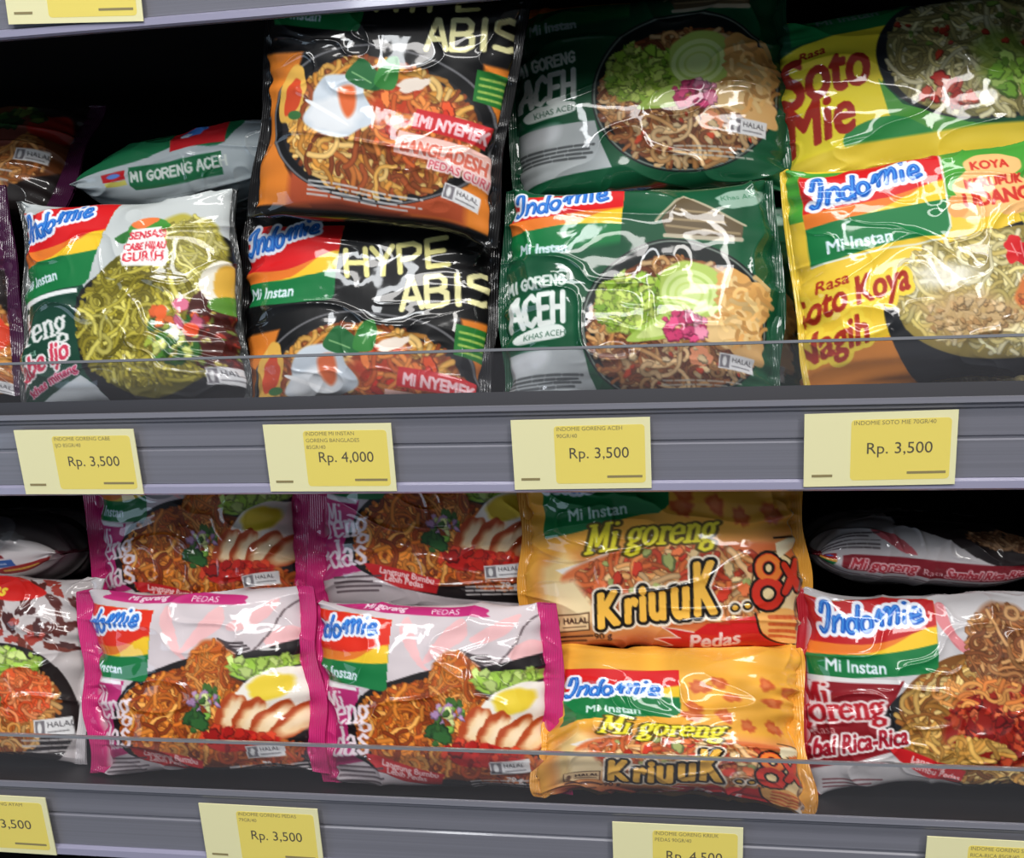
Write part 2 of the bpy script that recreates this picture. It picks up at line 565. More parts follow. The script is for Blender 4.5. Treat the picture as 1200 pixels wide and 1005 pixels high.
        bend = lambda u: max(0.0, (u - .4) / .6) ** 1.8
        us = np.linspace(1, 0, 13)
        s.poly(top + [q(u, g0 + (.60 - g0) * bend(u)) for u in us], (240, 196, 46))
        s.poly(top + [q(u, g0 + .01 + (.36 - g0) * min(1, bend(u) * 1.35 + u * .12)) for u in us], (230, 122, 44))
        s.poly(top + [q(u, r0 + (.34 - r0) * min(1, bend(u) * 1.1)) for u in us], red)
        s.part = BRAND
        if script:
            x, y, wd, hh, r = script
            k = wd / 7.0
            L = [smooth_pts(s._place([(a * k / (hh / 1.5), b) for a, b in g], x, y, hh / 1.5, hh / 1.5, r, .12), False, 4) for g in SCRIPT]
            s.stroke(L, hh * .17, (24, 92, 190), outs=[(hh * .12, (236, 240, 250))])
            s.stroke([np.asarray(g) + (-.4, -.8) for g in L], hh * .05, (84, 160, 235), op=.8)
        if instan:
            x, y, sz, r = instan
            s.text('Mi Instan', x, y, sz, (222, 236, 244), r, bold=sz * .035, sx=.92)
        s.part = WRAP

    def halal(s, x, y, w, h, rot=0):
        s.part = HALAL
        c, n = math.cos(math.radians(rot)), math.sin(math.radians(rot))
        f = lambda a, b: (x + a * c - b * n, y + a * n + b * c)
        s.poly([f(0, 0), f(w, 0), f(w, h), f(0, h)], (226, 226, 228))
        s.poly([f(1.5, 1.5), f(w * .3, 1.5), f(w * .3, h - 1.5), f(1.5, h - 1.5)], (120, 116, 122))
        s.ell(*f(w * .16, h * .5), w * .06, h * .32, (225, 225, 225), rot)
        s.text('HALAL', *f(w * .36, h * .5), h * .45, (60, 58, 62), rot, bold=.3)
        s.lines(*f(w * .38, h * .75), w * .5, 1, 3, (110, 108, 112), rot, 1.4)
        s.part = WRAP


# ---------------------------------------------------------------- the printed designs
def art_aceh():
    a = Art((580, 190, 916, 490), 0, (15, 80, 50), seal=(14, 68, 44), sealw=11)
    a.logo([(586, 222), (734, 212), (727, 300), (586, 330)], (596, 247, 118, 30, -3), 0, 0, (606, 297, 17, -1), .42)
    a.poly([(586, 300), (735, 286), (740, 340), (586, 340)], (15, 80, 50), soft=6)
    a.part = BRAND
    a.text('Mi Instan', 606, 297, 18, (200, 222, 226), -1, bold=.7, sx=.9)
    a.part = None
    # painted roof and stamp in the corner
    a.part = STAMP
    a.poly([(776, 262), (803, 229), (872, 268), (868, 288), (782, 282)], (98, 84, 62))
    a.stroke([[(770, 264), (803, 229)], [(803, 229), (874, 270)]], 3, (176, 166, 140))
    a.stroke([[(782, 270), (866, 280)], [(786, 262), (850, 266)], [(793, 250), (835, 254)]], 3, (150, 132, 100))
    a.stroke([[(780, 282), (868, 287)]], 5, (182, 172, 150))
    a.part = BADGE
    a.ell(872, 234, 33, 13, (178, 200, 186), -6, op=.8, wob=.12)
    a.text('Khas Aceh', 846, 238, 12, (60, 120, 88), -6, bold=.3)
    a.part = NAME
    a.letters('MI GORENG', 592, 341, 12, (214, 224, 218), 3.2, rot=-4, aspect=.58, gap=.28)
    a.letters('ACEH', 597, 382, 33, (228, 234, 230), 6.5, rot=-3, aspect=.42, gap=.22, slant=.05)
    a.part = STRAP
    a.poly([(604, 389), (640, 382), (660, 385), (660, 397), (625, 400), (604, 399)], (218, 226, 222), True)
    a.text('KHAS ACEH', 612, 397, 9.5, (40, 84, 62), -2, bold=.3)
    # wrapped-goods photo in the low corner
    a.part = WRAP
    a.poly([(583, 408), (684, 412), (690, 440), (702, 470), (583, 478)], (176, 182, 184))
    a.poly([(600, 412), (640, 410), (636, 428), (600, 432)], (206, 210, 214), True, soft=8)
    a.lines(588, 436, 94, 4, 5, (70, 74, 76), 3, 3.2, 3)
    a.part = DISH
    a.ell(789, 384, 108, 98, (14, 22, 22), 0)
    a.ell(789, 384, 105, 95, (150, 160, 150), 0, ring=2.0, op=.75)
    a.ell(790, 390, 97, 82, (92, 50, 28), 0, wob=.04)
    a.noodles(790, 392, 99, 84, 330, [(206, 156, 100), (186, 130, 76), (160, 98, 54), (128, 70, 40), (222, 184, 134)], 7, 9, 5, .7)
    a.ell(742, 362, 40, 30, (128, 158, 50), -25, wob=.3, seed=4, soft=3)
    a.bits(745, 358, 46, 36, 150, [(168, 196, 80), (140, 176, 58), (190, 210, 104), (112, 150, 46)], 7, 8, .4)
    a.ell(812, 346, 42, 32, (176, 200, 98), 12, wob=.06, soft=2)
    a.ell(806, 350, 31, 28, (208, 226, 150), 0)
    a.ell(806, 350, 24, 21, (176, 204, 104), 0, ring=3)
    a.ell(806, 351, 15, 13, (192, 214, 118), 0, ring=2.5)
    a.poly([(733, 402), (778, 374), (784, 398), (770, 404)], (166, 196, 88), True)
    a.poly([(745, 400), (776, 380), (778, 398)], (206, 222, 140), True)
    a.ell(868, 368, 30, 30, (226, 176, 104), 0, wob=.18, seed=3)
    a.ell(858, 342, 26, 17, (218, 164, 92), 20, wob=.2, seed=6)
    a.ell(855, 393, 32, 24, (238, 202, 142), 10, wob=.22, seed=9, soft=2)
    a.ell(872, 412, 26, 15, (222, 176, 112), 20, wob=.2, seed=5)
    a.noodles(866, 372, 34, 44, 40, [(240, 204, 140), (214, 160, 92), (232, 186, 116)], 6, 5, 2, .4, .8)
    a.bits(800, 388, 26, 15, 26, [(222, 82, 132), (238, 150, 178), (206, 64, 112), (244, 190, 200)], 8, 3)
    a.ell(818, 424, 14, 11, (232, 150, 108), 20, wob=.2)
    a.bits(790, 436, 80, 24, 16, [(240, 210, 160), (196, 70, 40)], 5, 5)
    a.halal(840, 419, 42, 18, 6)
    a.part = PRINT
    a.lines(775, 451, 90, 3, 5, (190, 186, 176), 3, 2, 8)
    return a


def art_hype():
    a = Art((270, 226, 584, 576), 0, (14, 14, 16), seal=(18, 17, 18), sealw=13)
    for P in ([(280, 374), (335, 372), (310, 430), (322, 500), (360, 546), (270, 546)],
              [(545, 366), (584, 370), (584, 546), (470, 546), (545, 500), (560, 440)]):
        a.poly(P, (222, 128, 46), soft=3)
    a.poly([(330, 500), (430, 528), (545, 510), (545, 546), (330, 546)], (176, 78, 46), soft=8)
    a.poly([(395, 538), (480, 546), (330, 546)], (90, 40, 28), soft=8)
    a.logo([(276, 246), (404, 249), (399, 346), (292, 341)], (287, 281, 88, 30, -6), 0, 0, (290, 333, 18, 2), .68)
    a.part = NAME
    cream = (238, 230, 150)
    a.letters('HYPE', 414, 316, 33, cream, 6.5, rot=-7, aspect=.78, gap=.22)
    a.letters('ABIS', 480, 354, 34, (240, 234, 174), 6.5, rot=-4, aspect=.68, gap=.26)
    a.part = DISH
    a.ell(434, 446, 138, 90, (20, 20, 22), 0)
    a.ell(434, 446, 136, 88, (128, 128, 132), 0, ring=2.2, op=.8)
    a.ell(434, 448, 124, 78, (38, 36, 38), 0)
    a.ell(436, 448, 114, 76, (128, 66, 30), 0, wob=.05)
    a.noodles(436, 450, 116, 77, 330, [(226, 170, 84), (206, 140, 60), (182, 106, 50), (150, 74, 38), (238, 196, 120)], 8, 10, 11, .5)
    a.ell(470, 436, 50, 36, (196, 62, 34), 20, wob=.2, seed=2, soft=10, op=.85)
    a.bits(480, 432, 50, 34, 34, [(226, 86, 44), (206, 52, 34), (236, 128, 66)], 10, 4)
    a.noodles(480, 445, 60, 42, 26, [(232, 140, 70), (214, 100, 50)], 8, 9, 3, .4)
    a.ell(384, 432, 44, 33, (206, 216, 226), -12, wob=.18, seed=5, soft=2)
    a.ell(378, 442, 33, 20, (232, 236, 240), -8, wob=.15, seed=8, soft=6)
    a.poly([(382, 412), (400, 408), (404, 432), (396, 444), (386, 432)], (226, 108, 58), True, soft=4)
    a.poly([(344, 430), (350, 428), (394, 449), (392, 451)], (248, 250, 252), True)
    a.poly([(388, 396), (404, 376), (420, 382), (436, 398), (424, 408), (402, 406)], (46, 108, 62), True)
    a.poly([(424, 400), (432, 374), (448, 366), (452, 384), (446, 402)], (58, 132, 62), True)
    a.stroke([[(396, 392), (420, 400)], [(436, 394), (446, 374)]], 1.5, (140, 190, 130))
    a.ell(470, 394, 20, 7, (236, 222, 208), -15, wob=.2)
    # cracker and chilli at the rim, green badge
    a.ell(322, 420, 17, 34, (226, 176, 80), 14, wob=.08)
    a.ell(324, 424, 11, 22, (206, 74, 40), 14, wob=.12)
    a.ell(328, 444, 9, 5, (60, 110, 60), 0)
    a.part = BADGE
    a.poly([(540, 372), (580, 378), (576, 412), (540, 406)], (38, 118, 48))
    for k in range(4):
        a.lines(545, 381 + k * 7, 28, 1, 5, (176, 206, 96), 6, 2.6, k)
    a.part = SLOGAN
    a.poly([(478, 420), (566, 434), (562, 458), (474, 442)], (206, 46, 52))
    a.text('Mi NYEMEK', 481, 440, 19, (250, 206, 212), 9, bold=.9, sx=.85)
    a.poly([(460, 446), (584, 466), (580, 492), (456, 472)], (244, 196, 186))
    a.text('BANGLADESH', 463, 469, 21, (222, 112, 92), 9, bold=1.0, sx=.78, outs=[(1.2, (250, 226, 220))])
    a.text('PEDAS GURIH', 498, 487, 13, (214, 60, 80), 9, bold=.3, outs=[(2, (248, 214, 212))])
    a.part = PRINT
    a.lines(356, 516, 140, 4, 5, (206, 206, 206), 4, 2.4, 5)
    a.halal(520, 502, 42, 18, 10)
    return a


def art_ijo():
    a = Art((10, 212, 292, 490), 0, (192, 198, 198), seal=(58, 60, 60), sealw=6)
    a.poly([(0, 330), (112, 330), (130, 400), (190, 500), (0, 500)], (20, 64, 48))
    a.poly([(30, 486), (52, 466), (112, 437), (132, 450), (160, 490)], (204, 210, 214))
    a.poly([(106, 345), (150, 310), (200, 292), (262, 270), (310, 330), (310, 500), (170, 500), (140, 460), (112, 420)], (24, 24, 26), True)
    a.part = DISH
    a.ell(205, 372, 96, 86, (96, 90, 28), -30, wob=.04)
    a.ell(236, 290, 36, 46, (176, 166, 66), -30, wob=.1, soft=4)
    a.noodles(236, 300, 38, 50, 90, [(206, 198, 104), (180, 172, 74), (160, 150, 56), (222, 214, 130)], 5, 14, 21, .25, flow=1.9)
    a.noodles(180, 378, 74, 72, 290, [(196, 184, 72), (176, 164, 54), (150, 138, 42), (122, 112, 32), (212, 202, 98)], 7, 11, 22, .45)
    a.noodles(226, 400, 50, 48, 60, [(190, 178, 66), (150, 138, 44)], 7, 11, 23, .45)
    a.ell(274, 384, 36, 46, (72, 30, 26), -10, wob=.15, seed=2)
    a.bits(276, 388, 34, 44, 60, [(104, 34, 30), (150, 52, 40), (196, 180, 90), (84, 26, 28), (120, 130, 60)], 4.5, 9)
    a.bits(226, 395, 28, 28, 34, [(70, 120, 44), (206, 214, 120), (46, 92, 40), (168, 184, 70)], 8, 4)
    a.bits(226, 372, 26, 14, 10, [(226, 98, 44), (232, 120, 60), (222, 108, 140), (236, 236, 190)], 8, 6)
    a.ell(210, 367, 7, 9, (232, 100, 46), 10); a.ell(244, 385, 9, 8, (222, 78, 40), 0); a.ell(232, 356, 9, 7, (226, 120, 150), 0)
    a.poly([(252, 318), (268, 302), (282, 312), (282, 340), (264, 350), (250, 336)], (236, 232, 216), True)
    a.poly([(266, 312), (280, 308), (284, 336), (272, 346), (264, 334)], (226, 178, 70), True, soft=2)
    a.poly([(262, 348), (282, 340), (292, 352), (284, 362), (262, 358)], (90, 140, 50), True)
    # stamp with pepper
    a.part = BADGE
    a.poly([(148, 276), (168, 266), (176, 278), (158, 284)], (46, 110, 50), True)
    a.poly([(164, 262), (190, 250), (212, 262), (200, 272), (168, 272)], (66, 142, 56), True)
    a.poly([(166, 260), (185, 250), (197, 253), (180, 266)], (232, 120, 60), True)
    a.poly([(168, 266), (202, 264), (215, 298), (212, 313), (162, 313), (158, 300)], (240, 240, 236))
    for k, t in enumerate(('SENSASI', 'CABE HIJAU', 'GURIH')):
        a.text(t, 187 - k, 278 + k * 14.5, 13 + (k == 2) * 4, (214, 52, 70), -2, bold=.7, anchor='m', sx=.95 if k != 1 else .72)
    a.logo([(2, 222), (140, 228), (118, 330), (10, 345)], (14, 272, 98, 32, -9), .16, 0, (22, 331, 17, -8), .62)
    a.poly([(8, 344), (106, 334), (106, 339), (10, 350)], (236, 238, 238))
    a.part = NAME
    w = (226, 228, 226)
    a.letters('Mi', 12, 374, 16, w, 2.6, LOW, LOWW, .8, .2, rot=-6, nib=1.7)
    a.letters('goreng', 2, 402, 19, w, 2.8, LOW, LOWW, .88, .1, rot=-10, nib=1.8)
    a.text('rasa', 34, 412, 13, (150, 196, 176), -10, bold=.2)
    a.text('Cabe Ijo', 18, 442, 34, (206, 60, 88), -19, slant=.2, bold=.9, sx=.72, outs=[(2.6, (238, 232, 232))])
    a.text('khas minang', 44, 455, 14, (196, 44, 90), -20, bold=.4, outs=[(1.5, (226, 186, 200))])
    a.halal(260, 427, 38, 20, -8)
    return a


def art_soto_mie():
    a = Art((908, -70, 1240, 222), -5, (22, 78, 52), seal=(34, 90, 58), sealw=10)
    a.part = WRAP
    a.poly([(900, 60), (942, 44), (1055, 22), (1040, 70), (1028, 100), (1040, 140), (1082, 172), (900, 190)], (234, 216, 56), soft=2)
    a.poly([(1024, 96), (1050, 128), (1130, 158), (1240, 160), (1240, 200), (1060, 175), (1034, 140)], (78, 150, 62))
    a.poly([(985, 160), (1040, 142), (1085, 172), (1000, 186)], (44, 136, 70), True)
    a.poly([(900, 184), (1240, 150), (1240, 222), (900, 230)], (220, 196, 60), soft=3)
    a.logo([(920, -64), (1075, -76), (1075, 20), (930, 44)], (930, -20, 120, 32, -5), 0, 0, None, .55)
    a.part = BRAND
    a.text('Mi Instan', 958, 19, 20, (120, 140, 132), -7, bold=.7)
    a.part = DISH
    a.ell(1150, 62, 128, 90, (30, 34, 40), -5)
    a.ell(1150, 66, 118, 82, (116, 112, 70), -5, wob=.03)
    a.noodles(1150, 66, 116, 82, 300, [(216, 208, 156), (190, 180, 120), (160, 150, 92), (228, 222, 180), (140, 132, 84)], 7, 11, 31, .4)
    a.ell(1166, 80, 38, 34, (120, 150, 54), 0, wob=.2, soft=12, op=.7)
    a.bits(1172, 102, 24, 22, 22, [(150, 196, 76), (120, 170, 60), (178, 210, 110)], 10, 12)
    a.bits(1110, 116, 40, 16, 20, [(176, 44, 36), (204, 88, 70), (228, 150, 130)], 10, 13)
    a.bits(1130, 40, 90, 40, 30, [(176, 60, 40), (110, 140, 60)], 5, 14)
    a.ell(1205, 80, 16, 26, (230, 220, 190), 20, wob=.1)
    a.ell(1210, 82, 9, 16, (226, 160, 60), 20, wob=.1)
    a.part = NAME
    br = (164, 44, 32)
    a.text('Soto', 921, 121, 78, br, -14, slant=.22, bold=2.2, sx=.66)
    a.text('Mie', 920, 172, 72, br, -13, slant=.22, bold=2.2, sx=.74)
    a.text('Rasa', 938, 66, 16, br, -14, slant=.2, bold=.4)
    a.part = None
    return a


def art_soto_koya():
    a = Art((926, 128, 1252, 482), -6, (236, 198, 62), seal=(214, 182, 54), sealw=8)
    g = (74, 158, 58)
    a.poly([(920, 120), (1260, 100), (1260, 250), (920, 250)], g)
    a.poly([(960, 150), (985, 164), (1050, 158), (1110, 142), (1180, 140), (1100, 152), (1050, 172), (985, 180), (940, 176)], (236, 208, 60), True)
    a.part = STRAP
    a.lines(966, 171, 96, 1, 5, (190, 80, 40), -6, 5, 3)
    a.part = WRAP
    a.poly([(940, 400), (1040, 375), (1110, 420), (1110, 490), (930, 490)], (214, 132, 50), soft=14)
    a.poly([(940, 330), (1060, 300), (1060, 350), (1040, 395), (940, 420)], (238, 200, 58), soft=4)
    a.poly([(1022, 370), (1050, 320), (1100, 292), (1180, 262), (1260, 250), (1260, 490), (1130, 490), (1060, 450)], (34, 36, 40), True)
    a.poly([(1060, 440), (1130, 452), (1260, 450), (1260, 490), (1090, 490)], (52, 56, 62), soft=10)
    a.part = DISH
    a.ell(1172, 345, 142, 76, (150, 132, 70), -8, wob=.03)
    a.noodles(1165, 345, 134, 72, 330, [(236, 222, 160), (222, 206, 136), (204, 186, 110), (244, 234, 188), (190, 170, 100)], 7, 12, 41, .5)
    a.noodles(1206, 238, 30, 44, 60, [(238, 222, 110), (222, 202, 84), (246, 236, 150)], 7, 12, 44, .4, flow=2.0)
    a.ell(1120, 372, 56, 26, (196, 160, 112), -4, wob=.2, soft=16, op=.8)
    a.bits(1116, 376, 56, 22, 90, [(206, 170, 120), (186, 146, 98), (222, 192, 146)], 5, 8)
    a.ell(1090, 326, 36, 14, (240, 236, 220), -10, wob=.2, soft=9, op=.8)
    a.ell(1208, 352, 42, 36, (206, 116, 62), -20, wob=.12, soft=3)
    a.noodles(1206, 350, 40, 34, 34, [(232, 170, 100), (214, 130, 72), (190, 90, 50)], 7, 10, 9, .3, flow=.8)
    a.ell(1170, 295, 14, 15, (214, 40, 44), 0, wob=.25); a.ell(1184, 303, 12, 12, (196, 30, 38), 0, wob=.25, seed=4)
    a.stroke([[(1165, 288), (1172, 302)], [(1176, 286), (1180, 304)], [(1160, 296), (1176, 300)]], 1.4, (240, 150, 150))
    a.ell(1203, 280, 16, 12, (90, 150, 60), 0, wob=.2)
    a.logo([(934, 178), (1095, 168), (1100, 276), (946, 306)], (948, 234, 126, 36, -8), .17, 0, (962, 293, 22, -5), .6)
    a.stroke([[(1094, 170), (1099, 266), (1092, 282), (1060, 292), (946, 305)]], 2.2, (222, 228, 210))
    a.part = BADGE
    pe = (246, 190, 122)
    for X, Y, rx, ry in ((1152, 190, 34, 18), (1146, 222, 42, 30), (1128, 246, 24, 12), (1168, 240, 24, 14)):
        a.ell(X, Y, rx, ry, pe, -6, wob=.06)
    a.ell(1108, 243, 12, 13, (238, 160, 90), 0, wob=.1)
    r = (204, 52, 40)
    a.text('KOYA', 1149, 194, 16, r, -6, bold=.8, anchor='m')
    a.text('KERUPUK', 1152, 217, 18, r, -7, bold=1.0, anchor='m', sx=.85)
    a.text('UDANG', 1154, 240, 25, r, -7, bold=1.4, anchor='m', sx=.85)
    a.part = NAME
    br = (170, 48, 30); ye = (244, 214, 70)
    a.text('Rasa', 950, 338, 20, br, -10, slant=.2, bold=.5)
    a.text('Soto Koya', 930, 374, 45, br, -14, slant=.18, bold=1.3, sx=.66, outs=[(5, ye)])
    a.text('Nagih', 932, 419, 50, br, -13, slant=.18, bold=1.4, sx=.66, outs=[(5, ye)])
    return a


def art_pink():
    a = Art((356, 688, 664, 952), 1.0, (208, 197, 201), seal=(196, 42, 112), sealw=24)
    mg = (190, 46, 116)
    ck = (236, 186, 188)
    for P in ([(478, 720), (486, 724), (502, 770), (520, 786), (496, 772), (474, 738)], [(500, 772), (530, 732), (548, 722), (552, 742), (530, 758)],
              [(556, 744), (592, 724), (612, 718), (600, 738), (570, 750)], [(600, 758), (622, 748), (636, 758), (620, 770), (604, 768)]):
        a.poly(P, ck, True)
    a.poly([(356, 930), (664, 950), (664, 960), (356, 960)], (206, 150, 166), soft=8)
    a.part = STRAP
    a.poly([(398, 698), (408, 692), (560, 706), (574, 716), (560, 720), (404, 708)], mg, True)
    a.text('Mi goreng', 424, 706, 13, (240, 214, 226), 4, slant=.2, bold=.6)
    a.text('PEDAS', 508, 714, 12, (240, 214, 226), 4, bold=.3)
    a.part = STAMP
    a.stroke(smooth_pts([(640, 716), (618, 730), (606, 752), (588, 772)], False), 2.4, (110, 96, 100))
    for k in range(4):
        a.stroke(smooth_pts([(588 - k * 4, 772 - k * 3), (574 - k * 5, 775 - k * 4), (556 - k * 3, 766 - k * 2.5)], False), 2.6, (70, 60, 64))
    a.part = WRAP
    a.poly([(372, 796), (428, 800), (418, 840), (430, 884), (384, 892), (372, 892)], mg)
    a.poly([(408, 850), (434, 805), (490, 782), (560, 776), (664, 774), (664, 912), (560, 922), (480, 905), (425, 880)], (30, 26, 28), True)
    a.part = DISH
    a.ell(528, 850, 102, 54, (110, 52, 20), 4, wob=.03)
    a.noodles(505, 846, 84, 56, 300, [(236, 140, 50), (214, 112, 34), (184, 84, 26), (246, 172, 84), (150, 62, 20)], 6.5, 10, 51, .7)
    a.ell(540, 786, 28, 26, (190, 92, 36), 0, wob=.1, soft=4)
    a.noodles(538, 790, 28, 32, 60, [(214, 122, 48), (178, 84, 34), (230, 152, 76)], 5, 12, 52, .2, flow=1.7)
    a.noodles(595, 888, 50, 20, 60, [(206, 110, 50), (178, 74, 34)], 6, 9, 53, .6)
    a.ell(598, 790, 42, 11, (150, 190, 74), -6, wob=.2)
    a.bits(596, 788, 40, 10, 36, [(176, 210, 96), (150, 190, 70), (200, 224, 130)], 7, 4)
    a.ell(612, 820, 46, 26, (238, 232, 222), -18, wob=.08)
    a.ell(606, 812, 24, 14, (234, 206, 60), -10, wob=.08, soft=3)
    for k, (X, Y) in enumerate(((562, 842), (584, 846), (606, 850), (632, 852))):
        a.ell(X, Y, 15, 26, (176, 70, 30), 28 + 9 * k, wob=.14, seed=k + 3)
        a.ell(X + 4, Y + 2, 11, 21, (242, 208, 160), 28 + 9 * k, wob=.2, seed=k + 8, soft=5)
        a.ell(X + 5, Y - 2, 6, 13, (246, 222, 186), 28 + 9 * k, wob=.3, seed=k + 18, soft=5)
    a.ell(572, 872, 44, 13, (188, 30, 24), 2, wob=.15)
    a.bits(572, 870, 46, 12, 26, [(206, 40, 28), (226, 72, 40), (160, 24, 20)], 8, 7)
    a.bits(532, 830, 18, 18, 22, [(120, 170, 66), (214, 224, 150), (190, 150, 196), (70, 110, 50)], 7, 2)
    a.bits(520, 852, 12, 10, 10, [(44, 92, 44), (60, 110, 50)], 9, 5)
    a.part = SLOGAN
    a.poly([(432, 874), (462, 880), (526, 896), (520, 914), (478, 906), (446, 892)], (196, 34, 40), soft=1.5)
    a.text('Langsung Bumbu', 452, 887, 10, (246, 206, 206), 12, bold=.4)
    a.text('Lebih Pedas', 458, 896, 10, (246, 206, 206), 12, bold=.4)
    a.part = PRINT
    a.lines(396, 890, 58, 4, 6, (84, 70, 76), 1, 2.6, 2)
    a.lines(556, 905, 94, 3, 5, (206, 200, 200), -2, 2.4, 3)
    a.text('79 g', 596, 906, 11, (230, 226, 226), -2, bold=.4)
    a.halal(578, 879, 44, 16, -4)
    a.logo([(360, 712), (463, 722), (460, 802), (374, 792)], (352, 744, 92, 26, 4), 0, 0, (372, 786, 16, 6), .66, red=(222, 46, 26))
    a.poly([(378, 794), (424, 800), (424, 804), (378, 799)], (240, 236, 238))
    a.part = NAME
    w = (240, 224, 232)
    a.letters('Mi', 384, 826, 13, w, 2.2, LOW, LOWW, .8, .2, rot=-4, nib=1.8)
    a.letters('goreng', 346, 846, 19, w, 2.8, LOW, LOWW, .92, .06, rot=-4, nib=1.9)
    a.letters('Pedas', 352, 882, 21, w, 3.0, LOW, LOWW, .86, .08, rot=-5, nib=1.8)
    return a


def art_kriuuk():
    a = Art((612, 510, 948, 806), -2, (232, 168, 62), seal=(226, 158, 58), sealw=13)
    # puffs of crisps on the yellow, plate photo below
    a.poly([(640, 650), (690, 640), (930, 620), (945, 760), (930, 806), (640, 806)], (222, 146, 84), soft=16)
    q = random.Random(4)
    for X, Y, z in ((812, 540, 14), (850, 556, 10), (900, 560, 12), (842, 590, 12), (870, 604, 11), (905, 602, 13), (806, 578, 11), (835, 530, 11), (890, 530, 11), (918, 540, 10), (804, 594, 13)):
        a.ell(X, Y, z, z * .75, (198, 92, 46), q.uniform(0, 90), wob=.25, seed=int(X), soft=3)
        a.ell(X - 1, Y - 1, z * .6, z * .4, (212, 116, 66), q.uniform(0, 90), wob=.2, seed=int(Y), soft=3)
    a.poly([(645, 660), (668, 640), (700, 660), (690, 700), (650, 740)], (240, 206, 140), soft=10)
    a.part = DISH
    a.poly([(660, 662), (720, 644), (728, 654), (672, 668)], (236, 230, 222), soft=1.5)
    a.poly([(668, 668), (740, 644), (940, 636), (944, 700), (900, 730), (720, 722), (690, 700)], (214, 112, 62), True, soft=4)
    a.noodles(810, 678, 128, 40, 240, [(238, 170, 104), (226, 138, 76), (210, 104, 56), (244, 196, 140), (196, 70, 44)], 8, 9, 61, .6)
    a.bits(800, 670, 100, 26, 30, [(206, 60, 40), (232, 120, 70), (176, 184, 110), (240, 206, 150)], 8, 3)
    a.poly([(660, 676), (682, 672), (704, 704), (700, 724), (664, 724)], (244, 220, 172), soft=7)
    a.part = WRAP
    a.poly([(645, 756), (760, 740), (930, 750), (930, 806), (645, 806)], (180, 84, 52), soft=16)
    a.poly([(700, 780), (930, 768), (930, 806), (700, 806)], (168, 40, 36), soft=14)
    a.logo([(642, 520), (786, 512), (790, 596), (644, 628)], (644, 572, 118, 34, 2), 0, 0, None, .5)
    a.part = LOGO
    a.poly([(643, 596), (660, 588), (790, 572), (790, 590), (778, 601), (690, 608), (660, 614), (643, 628)], (20, 118, 62))
    a.part = BRAND
    a.text('Mi Instan', 674, 607, 19, (204, 230, 222), -5, bold=.7)
    a.part = NAME
    a.letters('Mi goreng', 698, 643, 19, (236, 224, 52), 3.4, LOW, LOWW, .92, .12, rot=-5, slant=.32, nib=1.7, outs=[(2.2, (88, 72, 22))])
    bk = (22, 18, 16); wh = (240, 226, 206); ye = (246, 188, 74)
    seq = (('K', 707, 729, 54, .7), ('r', 738, 726, 56, .64), ('i', 755, 723, 56, .64), ('u', 765, 721, 62, .66), ('u', 790, 717, 68, .64), ('K', 815, 713, 80, .48))
    for ps in (0, 1, 2):
        for ch, X, Y, z, wx in seq:
            a.text(ch, X, Y, z, (wh, bk, ye)[ps], -7, slant=.12, bold=(8.5, 6, 2.4)[ps], sx=wx)
        for X in (861, 875):
            a.ell(X, 705 - (X - 861) * .15, (8, 5.6, 3.4)[ps], (7.5, 5.2, 3)[ps], (wh, bk, ye)[ps], -5)
    a.part = SLOGAN
    a.poly([(772, 744), (800, 741), (780, 728), (815, 732), (830, 722), (902, 712), (940, 730), (930, 752), (946, 764), (915, 762), (905, 770), (880, 762), (868, 772),
            (845, 764), (830, 772), (815, 764), (790, 772), (800, 762), (770, 762), (792, 753)], (206, 30, 32))
    a.stroke([[(772, 744), (800, 741), (780, 728), (815, 732)], [(770, 762), (792, 753), (772, 744)], [(770, 762), (800, 762), (790, 772), (815, 764)]], 1.6, (244, 214, 206))
    a.text('Pedas', 810, 755, 27, (246, 216, 214), -7, slant=.15, bold=1.1, sx=.92)
    a.part = BADGE
    a.ell(908, 682, 29, 40, (240, 214, 160), 0)
    a.ell(908, 682, 28, 39, (90, 60, 30), 0, ring=1.6)
    a.poly([(888, 712), (925, 704), (944, 720), (940, 742), (912, 748), (892, 734)], (240, 176, 96), True)
    a.stroke(smooth_pts([(884, 712), (892, 738), (914, 750), (942, 742)], False), 2.6, (40, 26, 18))
    for k in range(4):
        a.lines(900, 715 + k * 8, 36, 1, 5, (206, 90, 44), -5, 4.5, k)
    eight = [_ring(899, 661, 11, 12, 0, 360, 16), _ring(898, 689, 14, 14, 0, 360, 16)]
    a.stroke(eight, 9, (214, 50, 32), outs=[(3, bk)])
    a.stroke([eight[0]], 7, (238, 128, 50)); a.stroke([eight[1]], 6, (214, 50, 32))
    a.stroke([[(917, 686), (931, 654)], [(916, 658), (931, 682)]], 8, (216, 56, 34), outs=[(2, bk)])
    a.poly([(908, 634), (934, 626), (942, 634), (912, 650)], (238, 226, 190)); a.stroke([(908, 628), (940, 628)], 2, bk)
    # pack data
    a.part = HALAL
    a.poly([(655, 714), (698, 711), (698, 731), (655, 734)], (240, 206, 156)); a.stroke([[(655, 714), (698, 711), (698, 731), (655, 734), (655, 714)]], 1.5, (90, 60, 40))
    a.text('HALAL', 668, 724, 9.5, (70, 44, 34), -3, bold=.4); a.lines(668, 728, 26, 1, 3, (90, 60, 44), -3, 1.3)
    a.ell(661, 723, 2.5, 6, (110, 74, 50), 0)
    a.part = PRINT
    a.lines(657, 741, 44, 2, 7, (74, 40, 32), -3, 3.0, 4); a.text('90 g', 703, 744, 12, (70, 40, 34), -3, bold=.4)
    a.lines(657, 764, 56, 1, 7, (84, 44, 36), -3, 2.6, 7); a.lines(660, 776, 70, 2, 7, (84, 44, 36), -2, 2.4, 8)
